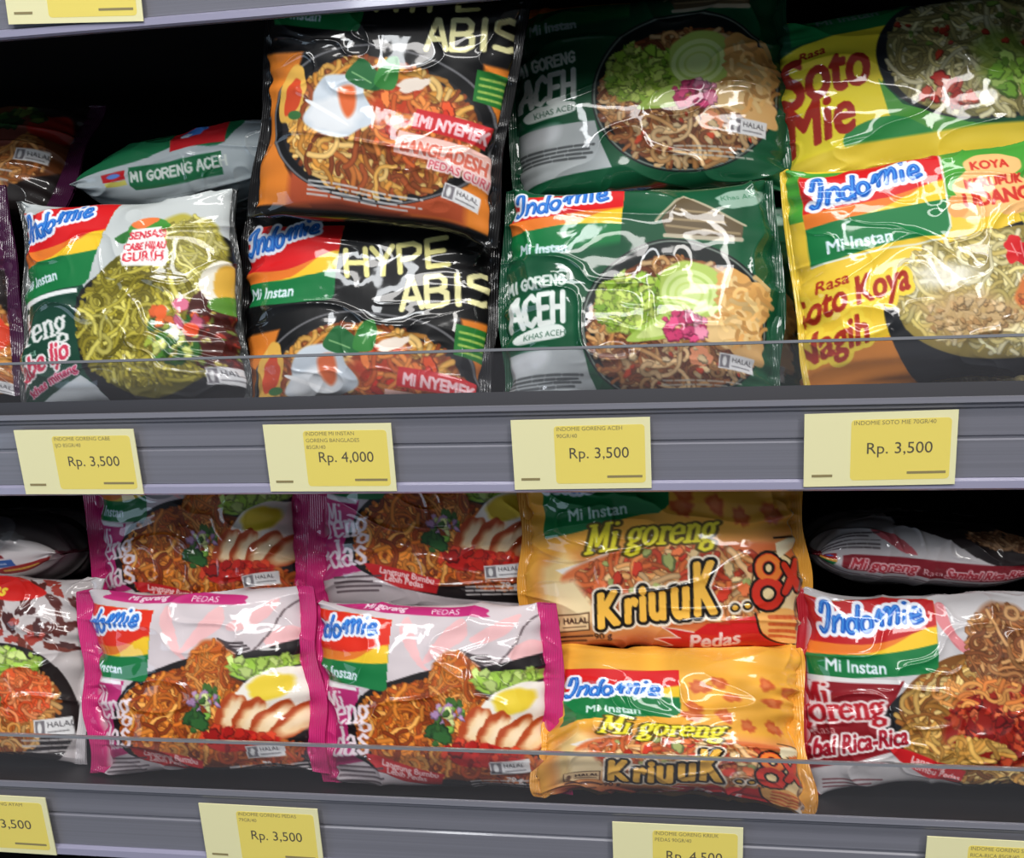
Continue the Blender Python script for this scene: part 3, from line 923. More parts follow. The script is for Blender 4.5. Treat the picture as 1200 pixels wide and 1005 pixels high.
    a.poly([(930, 600), (944, 600), (946, 700), (938, 760), (920, 806), (908, 806), (930, 740), (936, 690)], (236, 222, 206), soft=2)
    a.lines(938, 625, 110, 2, 4, (120, 96, 84), 92, 2.4, 9)
    return a


def art_rica():
    a = Art((936, 664, 1262, 934), -1, (198, 194, 196), seal=(176, 34, 46), sealw=12)
    for P in ([(1092, 700), (1104, 696), (1112, 730), (1132, 752), (1116, 752), (1096, 722)], [(1146, 728), (1150, 706), (1166, 700), (1176, 722), (1168, 748)], [(1186, 712), (1210, 704), (1212, 724), (1192, 724)]):
        a.poly(P, (214, 130, 136), True)
    a.poly([(930, 786), (1052, 786), (1030, 830), (1044, 866), (990, 884), (936, 892)], (136, 24, 34))
    a.poly([(1020, 852), (1042, 806), (1092, 776), (1140, 752), (1262, 730), (1262, 934), (1140, 920), (1070, 892)], (30, 30, 34), True)
    a.part = DISH
    a.ell(1150, 830, 108, 76, (120, 74, 30), 0, wob=.03)
    a.noodles(1150, 836, 108, 74, 330, [(228, 180, 98), (206, 152, 72), (180, 122, 54), (240, 204, 130), (158, 98, 44)], 7, 12, 71, .55)
    a.ell(1172, 742, 46, 46, (142, 84, 46), 0, wob=.1, soft=6)
    a.noodles(1170, 748, 48, 52, 130, [(186, 126, 76), (158, 98, 56), (206, 154, 100), (122, 70, 40)], 5.5, 12, 72, .5, flow=1.5)
    a.ell(1160, 834, 66, 46, (140, 30, 22), -4, wob=.12, seed=5, soft=5)
    a.bits(1162, 832, 64, 44, 170, [(176, 46, 30), (146, 28, 24), (204, 76, 44), (120, 20, 20), (220, 110, 70)], 6, 8)
    a.noodles(1140, 800, 60, 18, 30, [(222, 130, 64), (232, 158, 84)], 6, 10, 73, .5)
    a.noodles(1110, 868, 60, 18, 34, [(226, 178, 92), (206, 150, 70)], 7, 12, 74, .5)
    a.part = SLOGAN
    a.poly([(1026, 858), (1052, 866), (1118, 890), (1112, 910), (1070, 898), (1044, 880)], (206, 34, 40), soft=1.5)
    a.text('Langsung', 1056, 880, 11, (246, 200, 200), 16, bold=.4); a.text('Bumbu Pedas', 1054, 888, 11, (246, 200, 200), 16, bold=.4)
    a.part = PRINT
    a.lines(960, 904, 66, 3, 6, (120, 60, 66), 4, 2.6, 4)
    a.halal(1190, 878, 42, 18, -2)
    a.logo([(944, 694), (1094, 694), (1091, 776), (950, 791)], (960, 736, 118, 34, -2), .06, 0, (966, 780, 20, -1), .68, red=(186, 30, 34))
    a.poly([(948, 787), (1050, 785), (1046, 790), (948, 793)], (222, 222, 222))
    a.part = NAME
    rd = (178, 30, 42); ot = [(2.4, (232, 214, 214))]
    a.letters('Mi', 946, 820, 15, rd, 3, LOW, LOWW, .8, .2, rot=-4, nib=1.7, outs=ot)
    a.letters('goreng', 936, 840, 17, rd, 3, LOW, LOWW, 1.0, .1, rot=-7, nib=1.7, outs=ot)
    a.text('Rasa', 952, 853, 13, (206, 150, 150), -8, bold=.3)
    a.text('Sambal Rica-Rica', 922, 884, 29, (166, 26, 46), -11, slant=.2, bold=.9, sx=.68, outs=[(2.6, (238, 226, 226))])
    return a


def art_rica_side():
    """the long fold of the red and white packet, seen when it lies flat"""
    a = Art((938, 584, 1216, 704), 0, (196, 190, 192), seal=(120, 28, 38), sealw=10, res=.8)
    a.poly([(1040, 584), (1216, 584), (1216, 652), (1140, 648), (1090, 620)], (36, 28, 30), True)
    a.part = DISH
    a.noodles(1160, 612, 52, 16, 60, [(150, 106, 76), (120, 80, 56), (170, 130, 96)], 5, 9, 5, .5)
    a.part = WRAP
    a.poly([(1008, 606), (1030, 612), (1056, 640), (1034, 634)], (190, 90, 98), True)
    a.lines(946, 606, 70, 5, 6, (70, 60, 64), 3, 2.4, 4)
    a.part = LOGO
    a.poly([(946, 640), (966, 640), (968, 654), (946, 654)], (170, 34, 40)); a.ell(957, 647, 6, 3, (70, 110, 190), 0)
    a.poly([(946, 654), (968, 654), (968, 658), (946, 658)], (214, 150, 60)); a.poly([(946, 658), (968, 658), (964, 668), (946, 668)], (30, 110, 62))
    a.part = NAME
    a.poly([(974, 645), (984, 643), (1180, 649), (1184, 656), (1182, 672), (1172, 675), (980, 669), (974, 664)], (130, 28, 40))
    a.text('Mi goreng', 982, 665, 23, (170, 40, 54), 2, slant=.2, bold=.8, sx=.78, outs=[(1.6, (222, 170, 176))])
    a.text('Rasa', 1062, 667, 12, (222, 180, 184), 2, bold=.3)
    a.text('Sambal Rica-Rica', 1086, 669, 19, (170, 40, 54), 1, slant=.2, bold=.7, sx=.7, outs=[(1.4, (222, 170, 176))])
    a.part = WRAP
    a.lines(950, 678, 210, 2, 6, (120, 90, 94), 1, 2.2, 6)
    return a


def art_aceh_side():
    """the long fold of the green and white packet, seen when it lies flat"""
    a = Art((96, 120, 406, 250), -7, (176, 186, 190), seal=(160, 172, 176), sealw=10, res=.8)
    a.poly([(80, 110), (300, 90), (300, 168), (232, 166), (190, 180), (140, 190), (80, 196)], (24, 104, 66), True)
    a.part = LOGO
    a.poly([(229, 138), (300, 130), (300, 168), (231, 172)], (186, 28, 36)); a.ell(258, 146, 18, 7, (70, 130, 214), -6, wob=.2); a.ell(248, 150, 8, 4, (214, 226, 240), 0, wob=.2)
    a.poly([(143, 198), (173, 192), (174, 206), (146, 213)], (186, 28, 36)); a.ell(159, 202, 9, 4, (90, 130, 206), -10)
    a.poly([(148, 214), (174, 207), (176, 214), (152, 220)], (196, 190, 90))
    a.part = NAME
    a.poly([(178, 189), (296, 180), (296, 212), (186, 222), (179, 216)], (22, 102, 62))
    a.letters('MI GORENG ACEH', 182, 210, 13, (212, 220, 214), 3, rot=-5, aspect=.58, gap=.3)
    a.part = WRAP
    a.lines(196, 236, 90, 2, 6, (150, 160, 162), -7, 2, 6)
    return a


def art_purple():
    """dark purple packet with a bowl of brown noodles"""
    a = Art((-200, 80, 108, 270), 0, (54, 22, 44), seal=(60, 20, 50), sealw=22)
    a.c[:] = (30, 24, 24)
    a.part = DISH
    a.ell(-60, 176, 150, 86, (96, 54, 28), 0, wob=.04)
    a.noodles(-20, 196, 92, 54, 240, [(186, 124, 66), (160, 96, 48), (206, 150, 92), (128, 72, 36)], 7, 10, 81, .5)
    a.noodles(-140, 180, 60, 60, 60, [(186, 124, 66), (160, 96, 48)], 7, 10, 82, .5)
    a.ell(0, 160, 44, 30, (110, 56, 46), -20, wob=.15)
    a.poly([(42, 136), (72, 120), (84, 140), (80, 162), (46, 158)], (160, 36, 28), True, soft=3)
    a.bits(26, 130, 28, 18, 24, [(46, 90, 36), (34, 70, 30), (110, 130, 60)], 9, 3)
    a.part = PRINT
    a.lines(-20, 216, 66, 3, 6, (190, 186, 186), 2, 2.4, 4)
    a.halal(40, 184, 34, 17, -4)
    return a


def art_purple_front():
    """dark purple packet standing by the shelf's left end, orange noodles and a red disc of chilli"""
    a = Art((-278, 214, 22, 490), -8, (66, 22, 58), seal=(58, 18, 52), sealw=16)
    a.poly([(-60, 330), (60, 330), (60, 490), (-160, 490)], (30, 22, 24), True)
    a.part = DISH
    a.ell(-70, 410, 104, 78, (110, 56, 22), 0, wob=.03)
    a.noodles(-70, 412, 102, 76, 260, [(222, 142, 64), (196, 112, 46), (170, 86, 34), (232, 166, 90)], 7, 10, 91, .5)
    a.ell(0, 388, 16, 22, (214, 66, 40), 0, wob=.1)
    a.ell(-90, 380, 40, 30, (150, 60, 40), 0, wob=.2)
    a.logo([(-250, 230), (-110, 232), (-112, 320), (-246, 336)], (-236, 280, 110, 34, -3), 0, 0, (-230, 322, 18, -2), .6)
    a.part = NAME
    a.text('Mi goreng', -236, 372, 30, (226, 210, 222), -4, slant=.15, bold=1.2)
    a.part = PRINT
    a.halal(-2, 438, 34, 18, 4)
    a.lines(-20, 262, 44, 4, 8, (150, 120, 150), 0, 2.6, 3)
    return a


def art_chicken():
    """white packet with brown splotches, a bowl of noodles, carrot and egg"""
    a = Art((-190, 660, 140, 934), 3, (192, 184, 184), seal=(206, 200, 202), sealw=14)
    q = random.Random(7)
    for k in range(80):
        X, Y = q.uniform(-150, 122), q.uniform(690, 780)
        a.ell(X, Y, q.uniform(4, 16), q.uniform(3, 8), q.choice([(88, 40, 36), (110, 50, 40), (70, 34, 34), (160, 60, 50)]), q.uniform(0, 90), wob=.3, seed=k)
    a.part = BADGE
    a.poly([(-30, 690), (30, 684), (58, 696), (80, 712), (40, 722), (-10, 712)], (206, 34, 30), True)
    a.text('Pedas', -24, 710, 22, (240, 206, 60), 6, slant=.2, bold=1.0)
    a.part = WRAP
    a.poly([(-180, 800), (-60, 776), (60, 778), (112, 820), (120, 880), (60, 934), (-180, 934)], (34, 26, 26), True)
    a.part = DISH
    a.ell(-10, 850, 112, 66, (120, 66, 26), 0, wob=.03)
    a.noodles(10, 850, 96, 62, 260, [(226, 156, 80), (206, 124, 54), (180, 96, 40), (236, 182, 110)], 6, 10, 101, .6)
    a.bits(45, 798, 38, 16, 50, [(176, 206, 90), (150, 190, 70), (206, 226, 136)], 8, 5)
    a.ell(62, 834, 34, 30, (226, 92, 44), -10, wob=.1, soft=2)
    a.noodles(62, 836, 34, 30, 70, [(238, 120, 64), (222, 84, 40), (244, 146, 92)], 5, 9, 102, .4)
    a.bits(18, 836, 14, 26, 24, [(70, 120, 50), (150, 180, 100), (206, 220, 170)], 8, 6)
    a.ell(-8, 858, 26, 24, (240, 236, 226), 20, wob=.1)
    a.ell(-12, 862, 12, 11, (236, 170, 50), 0, soft=2)
    a.part = PRINT
    a.halal(78, 864, 40, 20, -6)
    a.part = PRINT
    a.lines(64, 888, 70, 3, 7, (206, 200, 198), -3, 2.6, 4)
    return a


def art_pale_flat():
    """long fold of a white packet with a blue and a red band"""
    a = Art((-146, 600, 112, 700), 2, (214, 206, 206), seal=(90, 40, 50), sealw=8, res=.8)
    a.poly([(-70, 600), (112, 600), (112, 622), (40, 632), (-70, 630)], (96, 90, 92), True)
    a.poly([(-70, 654), (40, 652), (46, 660), (-70, 662)], (130, 26, 34))
    a.part = LOGO
    a.poly([(-40, 664), (54, 662), (58, 674), (-40, 676)], (52, 92, 160)); a.lines(-30, 669, 76, 1, 4, (170, 190, 220), 0, 3, 3)
    a.part = PRINT
    a.poly([(36, 676), (92, 674), (88, 686), (40, 688)], (150, 36, 34), True); a.lines(42, 681, 40, 1, 3, (214, 170, 70), 0, 3.4, 4)
    a.lines(-40, 684, 70, 2, 6, (80, 70, 72), 2, 2.8, 5)
    a.part = WRAP
    a.ell(52, 626, 14, 8, (120, 118, 120), 0, wob=.3); a.ell(20, 638, 40, 10, (128, 124, 126), 10, wob=.2, soft=5)
    return a


# ---------------------------------------------------------------- packets
def superellipse_rows(h, t, n, rows):
    """rows evenly spaced along the front half of a rounded-box section; returns unit z, unit depth and the arc length"""
    ph = np.linspace(-math.pi / 2, math.pi / 2, 1200)
    z = np.sign(np.sin(ph)) * np.abs(np.sin(ph)) ** (2 / n); y = np.abs(np.cos(ph)) ** (2 / n)
    arc = np.concatenate([[0], np.cumsum(np.hypot(np.diff(z) * h / 2, np.diff(y) * t / 2))])
    a = np.linspace(0, arc[-1], rows)
    return np.interp(a, arc, z), np.interp(a, arc, y), arc[-1]


def grid_faces(h, w):
    i = np.arange((h - 1) * (w - 1)); r, c = i // (w - 1), i % (w - 1)
    a = r * w + c
    return np.stack([a, a + w, a + w + 1, a + 1], 1)


def build_mesh(name, verts, faces, cols, norms, mat, parent):
    used = np.unique(faces)
    remap = np.zeros(len(verts), np.int32); remap[used] = np.arange(len(used))
    f = remap[faces]
    me = bpy.data.meshes.new(name)
    me.vertices.add(len(used)); me.loops.add(f.size); me.polygons.add(len(f))
    me.vertices.foreach_set('co', verts[used].astype(np.float32).ravel())
    me.loops.foreach_set('vertex_index', f.astype(np.int32).ravel())
    me.polygons.foreach_set('loop_start', np.arange(0, f.size, 4, dtype=np.int32))
    me.update(calc_edges=True)
    at_ = me.color_attributes.new('Col', 'FLOAT_COLOR', 'POINT')
    rgba = np.ones((len(used), 4), np.float32); rgba[:, :3] = cols[used]
    at_.data.foreach_set('color', rgba.ravel())
    me.polygons.foreach_set('use_smooth', np.ones(len(f), bool))
    me.normals_split_custom_set_from_vertices(norms[used].astype(np.float32))
    me.materials.append(mat)
    o = bpy.data.objects.new(name, me)
    C.objects.link(o)
    o.parent = parent
    return o


def grid_normals(P):
    du = np.gradient(P, axis=1); dv = np.gradient(P, axis=0)
    n = -np.cross(du, dv)
    return n / (np.linalg.norm(n, axis=2, keepdims=True) + 1e-12)


def packet(art, label, group, cx, cy, Y, wpx, hpx, roll=0, lean=0, yaw=0, dy=0, t=28, seed=1, flat=False, stride=1,
           crumple=1.0, curl=(0, 0), sag=0.0, seals=(True, True), n=3.0, ends=4.0, flare=0.3, shear=0.0, vs=1.0, rest=None):
    """one sealed noodle packet: a pillow of film with a flat crimped seal at each end"""
    front = at(cx, cy, Y - t * 0.0005)         # middle of the packet's face
    front[0] = at(cx, cy, Y - t * 0.0002)[0]
    k = depth(front) / FPX                       # metres per photo pixel at that depth
    w, h, t = wpx * k, hpx * k, t * 0.001
    sc = wpx / (art.w / art.res)
    cw, chh = len(range(0, art.w, stride)), 0
    zs, ys, arc = superellipse_rows(h, t, n, 400)
    rows = int(arc / k / sc * art.res / stride)
    zs, ys, arc = superellipse_rows(h, t, n, rows)
    zs = zs[::-1]; ys = ys[::-1]               # row 0 is the top
    cols = cw
    x = np.linspace(-w / 2, w / 2, cols)
    seal = art.sealw * k * sc
    xb = w / 2 - seal
    q = np.clip(np.abs(x) / xb, 0, 1)
    puff = np.clip(1 - q ** ends, 0, 1) ** 0.75
    thin = 0.0007
    if flat:
        hx = thin + (h - thin) * puff; tx = t * (0.9 + 0.1 * puff)
    else:
        tx = thin + (t - thin) * puff; hx = h + (t - tx) * flare
    X = np.repeat(x[None, :], rows, 0)
    Z = zs[:, None] * hx[None, :] / 2
    Yy = -ys[:, None] * tx[None, :] / 2
    # gross shape: uneven edges, seals that curl, a little sag
    r = np.random.default_rng(seed)
    vv = np.linspace(-1, 1, rows)[:, None]
    endw = np.clip((np.abs(x) - xb) / max(seal, 1e-6), 0, 1)[None, :]
    left = (x < 0)[None, :]
    nz = value_noise(rows, cols, 3, 3, seed + 5)
    X = X + np.sign(x)[None, :] * q[None, :] ** 6 * 0.0022 * value_noise(rows, 1, 5, 1, seed + 9)
    Z = Z + 0.0016 * value_noise(rows, cols, 2, 5, seed + 11) * (1 - 0.5 * np.abs(vv))
    out = np.clip((np.abs(x) - xb * .9) / (w / 2 - xb * .9), 0, 1)[None, :]
    mid = out ** 1.3 * np.where(left, curl[0], curl[1]) * seal + endw * 0.0013 * value_noise(rows, cols, 6, 2, seed + 13)
    Yy = Yy + mid
    X = X - shear * Z
    P = np.stack([X, Yy, Z], 2)
    N = grid_normals(P)
    # film wrinkles
    d = 0.0011 * nz + 0.00075 * value_noise(rows, cols, 8, 7, seed + 1)
    cr = 1 - np.abs(value_noise(rows, cols, 7, 5, seed + 2)) * 3.2
    d = d + 0.0010 * np.clip(cr, 0, 1) ** 2
    cr2 = 1 - np.abs(value_noise(rows, cols, 13, 10, seed + 3)) * 3.0
    msk = np.clip(value_noise(rows, cols, 3, 3, seed + 4) * 2 + .1, 0, 1)
    d = d + 0.0007 * np.clip(cr2, 0, 1) ** 2 * msk
    near = np.exp(-np.clip(xb - np.abs(x), 0, 1) / 0.015)[None, :]
    ph = value_noise(rows, cols, 4, 2, seed + 6) * 3
    pl = np.sin(vv * 16 + ph + np.where(left, 0, 1.7)) * 0.6 + 0.4 * np.sin(vv * 31 + ph * 2)
    d = d + near * 0.0013 * pl * (1 - 0.85 * endw)
    d = d * crumple * (1 - 0.88 * endw)
    P = P + N * d[..., None]
    N = grid_normals(P)
    # print
    ar = np.linspace(-arc / 2, arc / 2, rows) / k / sc * vs
    ri = np.clip(((ar + dy) * art.res + art.h / 2), 0, art.h - 1)
    ri = ri.astype(int)
    ci = np.linspace(0, art.w - 1, cols).astype(int)
    cs = ci[None, :] - (shear * zs * h / 2 / k / sc * art.res)[:, None]      # the print leans with a skewed packet's outline, not its letters
    cs = np.clip(cs, 0, art.w - 1).astype(int)
    colr = art.c[ri[:, None], cs]; part = art.p[ri[:, None], cs].copy()
    fin = np.abs(x) > xb
    sealcol = np.array(art.seal, float)
    for side, on, pid in ((x < 0, seals[0], SEALL), (x > 0, seals[1], SEALR)):
        m = fin & side
        if on:
            colr[:, m] = sealcol
        part[:, m] = pid
    colr = lin(np.clip(colr, 0, 255))
    F = grid_faces(rows, cols)
    fp = part[:-1, :-1].ravel()
    V = P.reshape(-1, 3); Nn = N.reshape(-1, 3); Cc = colr.reshape(-1, 3)
    # back of the tube, joined to the front along top and bottom
    br, bc = 40, 60
    bi = np.linspace(0, rows - 1, br).astype(int); bj = np.linspace(0, cols - 1, bc).astype(int)
    B = P[np.ix_(bi, bj)].copy()
    B[..., 1] = 2 * mid[np.ix_(bi, bj)] - B[..., 1] + 0.0002 + 0.0005 * endw[:, bj]
    B[0] = P[0, bj]; B[-1] = P[-1, bj]
    Nb = -grid_normals(B)
    nF = len(V)
    V = np.vstack([V, B.reshape(-1, 3)]); Nn = np.vstack([Nn, Nb.reshape(-1, 3)])
    cb = np.where(fin[bj][None, :, None], lin(sealcol), lin(art.back)) * np.ones((br, 1, 1))
    Cc = np.vstack([Cc, cb.reshape(-1, 3)])
    FB = grid_faces(br, bc)[:, ::-1] + nF
    # place: the empty sits at the middle of the packet's foot
    M = Matrix.Rotation(math.radians(yaw), 3, 'Z') @ Matrix.Rotation(math.radians(-lean), 3, 'X') @ Matrix.Rotation(math.radians(roll), 3, 'Y')
    foot = Vector(front) + M @ Vector((0, t / 2, -h / 2))
    if rest is not None:                       # let it stand on the deck
        Mw = np.array(M)
        low = float(((V + np.array([0, 0, h / 2])) @ Mw[2]).min()) + foot.z
        foot.z += rest - low + 0.0006
    e = empty('noodle_packet', foot, label, 'noodle packet', group)
    e.rotation_euler = M.to_euler()
    V = V + np.array([0, 0, h / 2])
    made = {}
    for pid in PART_NAMES:
        f = F[fp == pid]
        if pid == WRAP:
            f = np.vstack([f, FB])
        if len(f) < 6:
            continue
        par = made.get(LOGO, e) if pid == BRAND else e
        made[pid] = build_mesh(PART_NAMES[pid], V, f, Cc, Nn, SEAL if pid in (SEALL, SEALR) else FILM, par)
    return e


# ---------------------------------------------------------------- the shelving
XL, XR = -0.62, 0.46
Z_TOP, Z_MID, Z_LOW = 0.2285, 0.0105, -0.1600     # top edge of each price rail
BETA = math.radians(15.5)
DS, DC = math.sin(BETA), math.cos(BETA)


def rail_pt(z0, s, n):
    """s down the face of a price rail, n out from it"""
    return (0.0005 + s * DS - n * DC, z0 - s * DC - n * DS)


structure(box('wall_back', XL, XR, 0.36, 0.375, -0.30, 0.40, DARK))
structure(box('wall_left', XL - 0.012, XL, 0.02, 0.375, -0.30, 0.40, DARK))  # unseen end panel, added to keep stray light out of the interior
structure(box('wall_right', XR, XR + 0.012, 0.02, 0.375, -0.30, 0.40, DARK))  # added likewise at the other end to shut out ambient light
structure(box('trim_plinth', XL, XR, 0.05, 0.358, -0.30, -0.21, DARK))  # added dark box for the black area beneath the lowest rail

RAILPROF = [(7, -2.5), (1.4, 0.8), (0, 1.0), (0, 2.2), (2.2, 2.6), (3.2, 1.4), (4.4, 1.2), (5.2, 0.2), (9, 0), (16.6, 0), (17.2, -.7), (18.2, -.7), (18.8, 0), (34.6, 0), (34.8, -2.5)]
LIPPROF = [(34.8, -2.5), (34.8, 0.3), (35.6, 2.0), (38.6, 2.5), (39.6, 1.6), (39.6, -2.5)]


def make_shelf(z0, label, drop=0.003):
    e = empty('shelf', (0, 0.18, z0 - 0.02), label, 'shelf')
    inv = (0, 0.18, z0 - 0.02)

    def loc(o):
        o.parent = e
        o.location = (-inv[0], -inv[1], -inv[2])
        return o
    loc(box('deck', XL, XR, 0.003 + drop * 0.5, 0.358, z0 - 0.005 - drop, z0 - drop, DECK))
    r = loc(extrude_x('price_rail', [rail_pt(z0, a / 1000, b / 1000) for a, b in RAILPROF], XL, XR, RAIL))
    l = extrude_x('rail_lip', [rail_pt(z0, a / 1000, b / 1000) for a, b in LIPPROF], XL, XR, RAILLIP)
    l.parent = r
    return e


make_shelf(Z_TOP, 'dark shelf with grey price rail crossing the very top of the picture')
make_shelf(Z_MID, 'dark shelf with grey price rail carrying the upper row of noodle packets')
make_shelf(Z_LOW, 'dark shelf with grey price rail carrying the lower row of noodle packets', 0.012)


def riser(label, y, z0, z1, strip):
    e = empty('shelf_riser', (0, y, z0), label, 'shelf riser')
    p = box('acrylic_panel', XL, XR, -0.001, 0.001, 0, z1 - z0 - 0.0012, ACRY, e)
    box('panel_edge', XL, XR, -0.001, 0.001, z1 - z0 - 0.0012, z1 - z0, ACRYEDGE, e)
    if strip:
        box('base_strip', XL, XR, -0.003, 0.003, 0.0, 0.0088, RAILDARK, e)
    return e


riser('clear acrylic front guard standing before the upper row of packets', 0.0085, Z_MID - 0.003, 0.0355, True)
riser('clear acrylic front guard standing before the lower row of packets', 0.0075, Z_LOW - 0.012, -0.1410, False)


# ---------------------------------------------------------------- price cards
def flat_mesh(name, V, F, mat, parent):
    return mesh_obj(name, [(x, y, z) for x, y, z in V], F, mat, parent)


def price_tag(z0, px0, px1, py, price, lines_, label, roll=0.0, s0=7.0, hgt=31.5):
    """cream card in the rail; s0 is how far down the rail its top edge sits (mm)"""
    a, b = at(px0, py, 0.003), at(px1, py, 0.003)
    w = b[0] - a[0]
    cx = (a[0] + b[0]) / 2
    u = w / 60.0                                 # artwork is laid out on a 60 mm card
    hh = hgt / 1000
    y, z = rail_pt(z0, s0 / 1000 + hh, 0.0026)
    e = empty('price_tag', (cx, y, z), label, 'price tag')
    e.rotation_euler = (Matrix.Rotation(BETA, 3, 'X') @ Matrix.Rotation(math.radians(roll), 3, 'Y')).to_euler()
    # local: x along the rail, z up the face, -y out of it
    bx = box('card', -w / 2, w / 2, -0.0005, 0.0, 0, hh, CARD, e)
    v = hh / 31.5

    def X(mm): return -w / 2 + mm * u
    def Zc(mm): return hh - mm * v
    # yellow field with rounded corners
    P = []
    x0, x1, t0, t1, rr = 18.6, 57.6, 3.0, 29.0, 1.6
    for (ccx, ccy, a0) in ((x1 - rr, t0 + rr, -90), (x1 - rr, t1 - rr, 0), (x0 + rr, t1 - rr, 90), (x0 + rr, t0 + rr, 180)):
        for k in range(5):
            an = math.radians(a0 + k * 22.5)
            P.append((X(ccx + rr * math.cos(an)), -0.00056, Zc(ccy + rr * math.sin(an))))
    n_ = len(P)
    P += [(x, -0.0005, zz) for x, _, zz in P]
    flat_mesh('yellow_panel', P, [tuple(range(n_))[::-1]] + [(i, (i + 1) % n_, n_ + (i + 1) % n_, n_ + i) for i in range(n_)], YELLOW, e)

    def word(name, s, x, t, size, mat, squeeze=1.0):
        vv, tt = text_tris(s)
        V = [(X(x + p[0] * size * squeeze), -0.00062, Zc(t - p[1] * size)) for p in vv]
        return flat_mesh(name, V, [tuple(q[::-1]) if False else tuple(q) for q in tt], mat, e)
    word('price_lettering', price, 24.5, 17.6, 6.9, INK)
    V, F = [], []
    for k, s in enumerate(lines_):
        vv, tt = text_tris(s)
        o = len(V)
        V += [(X(19.6 + p[0] * 2.5), -0.00062, Zc(5.2 + 3.1 * k - p[1] * 2.5)) for p in vv]
        F += [tuple(int(i) + o for i in q) for q in tt]
    for x0, x1, t_ in ((3.2, 11.5, 27.3), (41.0, 56.2, 26.6)):
        o = len(V)
        V += [(X(x0), -0.00062, Zc(t_)), (X(x1), -0.00062, Zc(t_)), (X(x1), -0.00062, Zc(t_ - 1.1)), (X(x0), -0.00062, Zc(t_ - 1.1))]
        F.append((o, o + 1, o + 2, o + 3))
    flat_mesh('small_print', V, F, INKSOFT, e)
    return e


M35, M40 = 'Rp. 3,500', 'Rp. 4,000'
price_tag(Z_MID, 22, 161, 535, M35, ['INDOMIE GORENG CABE', 'IJO 85GR/40'], 'yellow price card on the middle rail below the green chilli noodle packet', 0.3)
price_tag(Z_MID, 312, 461, 535, M40, ['INDOMIE MI INSTAN', 'GORENG BANGLADES', '85GR/40'], 'yellow price card for 4,000 on the middle rail below the black packets', 0.2, 6.4)
price_tag(Z_MID, 601, 763, 532, M35, ['INDOMIE GORENG ACEH', '90GR/40'], 'yellow price card on the middle rail below the green cucumber bowl packets', -0.4, 6.0)
price_tag(Z_MID, 943, 1122, 528, M35, ['INDOMIE SOTO MIE 70GR/40'], 'yellow price card on the middle rail below the yellow soup noodle packets', -0.8, 5.4)
price_tag(Z_LOW, -86, 58, 960, M35, ['INDOMIE GORENG AYAM', '85GR/40'], 'yellow price card on the bottom rail below the white splotched packet, cut by the frame', 0.5, 7.0)
price_tag(Z_LOW, 237, 375, 970, M35, ['INDOMIE GORENG PEDAS', '79GR/40'], 'yellow price card on the bottom rail below the pink packets', 0.4, 6.6)
price_tag(Z_LOW, 718, 870, 985, 'Rp. 4,500', ['INDOMIE GORENG KRIUK', 'PEDAS 90GR/40'], 'yellow price card for 4,500 on the bottom rail below the orange packets', 0.2, 6.6)
price_tag(Z_LOW, 1083, 1242, 1000, M35, ['INDOMIE GORENG SAMBAL', 'RICA-RICA 85GR/40'], 'yellow price card on the bottom rail below the dark red packet', 0.6, 7.0)
price_tag(Z_TOP, 4, 162, 8, M35, ['INDOMIE MI INSTAN', '85GR/40'], 'yellow price card on the topmost rail, mostly above the frame', 3.0, 3.5)

# ---------------------------------------------------------------- the stock
A = dict(aceh=art_aceh(), hype=art_hype(), ijo=art_ijo(), mie=art_soto_mie(), koya=art_soto_koya(), pink=art_pink(), kri=art_kriuuk(), rica=art_rica(),
         ricas=art_rica_side(), acehs=art_aceh_side(), pur=art_purple(), purf=art_purple_front(), chk=art_chicken(), pale=art_pale_flat())
A['pink'].speckle(WRAP, .05, 24, 3); A['kri'].speckle(WRAP, .08, 18, 4); A['aceh'].speckle(WRAP, .08, 40, 5)
UP, LO = 'noodle packets on the upper shelf', 'noodle packets on the lower shelf'

# upper row
DM, DL = Z_MID - 0.003, Z_LOW - 0.012
packet(A['purf'], 'dark purple noodle packet with orange noodles, cut by the frame beside the green chilli packet', UP, -122, 352, .050, 300, 240, -6, 6, seed=11, rest=DM, shear=.06)
packet(A['pur'], 'dim purple packet of brown noodles lying above and behind the other purple packet', UP, -45, 168, .100, 308, 160, 2, 30, seed=12, t=30)
packet(A['ijo'], 'white and dark green noodle packet showing yellow-green noodles with chilli and egg', UP, 145, 341, .046, 288, 254, 0, 9, dy=-6, seed=13, t=32, crumple=1.15, shear=.12, rest=DM)
packet(A['acehs'], 'white and green packet lying flat on top of the green chilli packet', UP, 244, 184, .120, 310, 100, -7, 0, seed=14, t=88, flat=True, n=2.8, vs=1.2)
packet(A['hype'], 'black noodle packet standing upright, its red logo corner showing', UP, 425, 358, .058, 318, 232, 1, 8, dy=-58, seed=215, t=30, crumple=1.1, rest=DM)
packet(A['hype'], 'black and orange noodle packet tilted on top of the other black packet', UP, 444, 122, .036, 316, 266, 9, -4, dy=23, seed=16, t=28, curl=(.3, -.1))
packet(A['aceh'], 'green cucumber bowl noodle packet resting on top of its twin', UP, 760, 101, .080, 334, 234, -1, 4, dy=37, seed=17, t=30)
packet(A['aceh'], 'green cucumber bowl noodle packet standing upright behind the clear guard', UP, 748, 342, .046, 336, 250, 0, 7, seed=18, t=32, crumple=1.2, rest=DM)
packet(A['aceh'], 'green packet half hidden behind the lower green cucumber bowl packet', UP, 792, 336, .086, 310, 228, 1, 5, seed=19, stride=2, rest=DM)
packet(A['mie'], 'yellow and green soup noodle packet resting on top of the other yellow packet', UP, 1078, 94, .080, 330, 212, -5, 6, dy=25, seed=20, t=30)
packet(A['koya'], 'yellow noodle packet with peach badge standing upright at the end of the upper row', UP, 1096, 314, .042, 326, 274, -5, 8, seed=21, t=34, crumple=1.15, rest=DM)
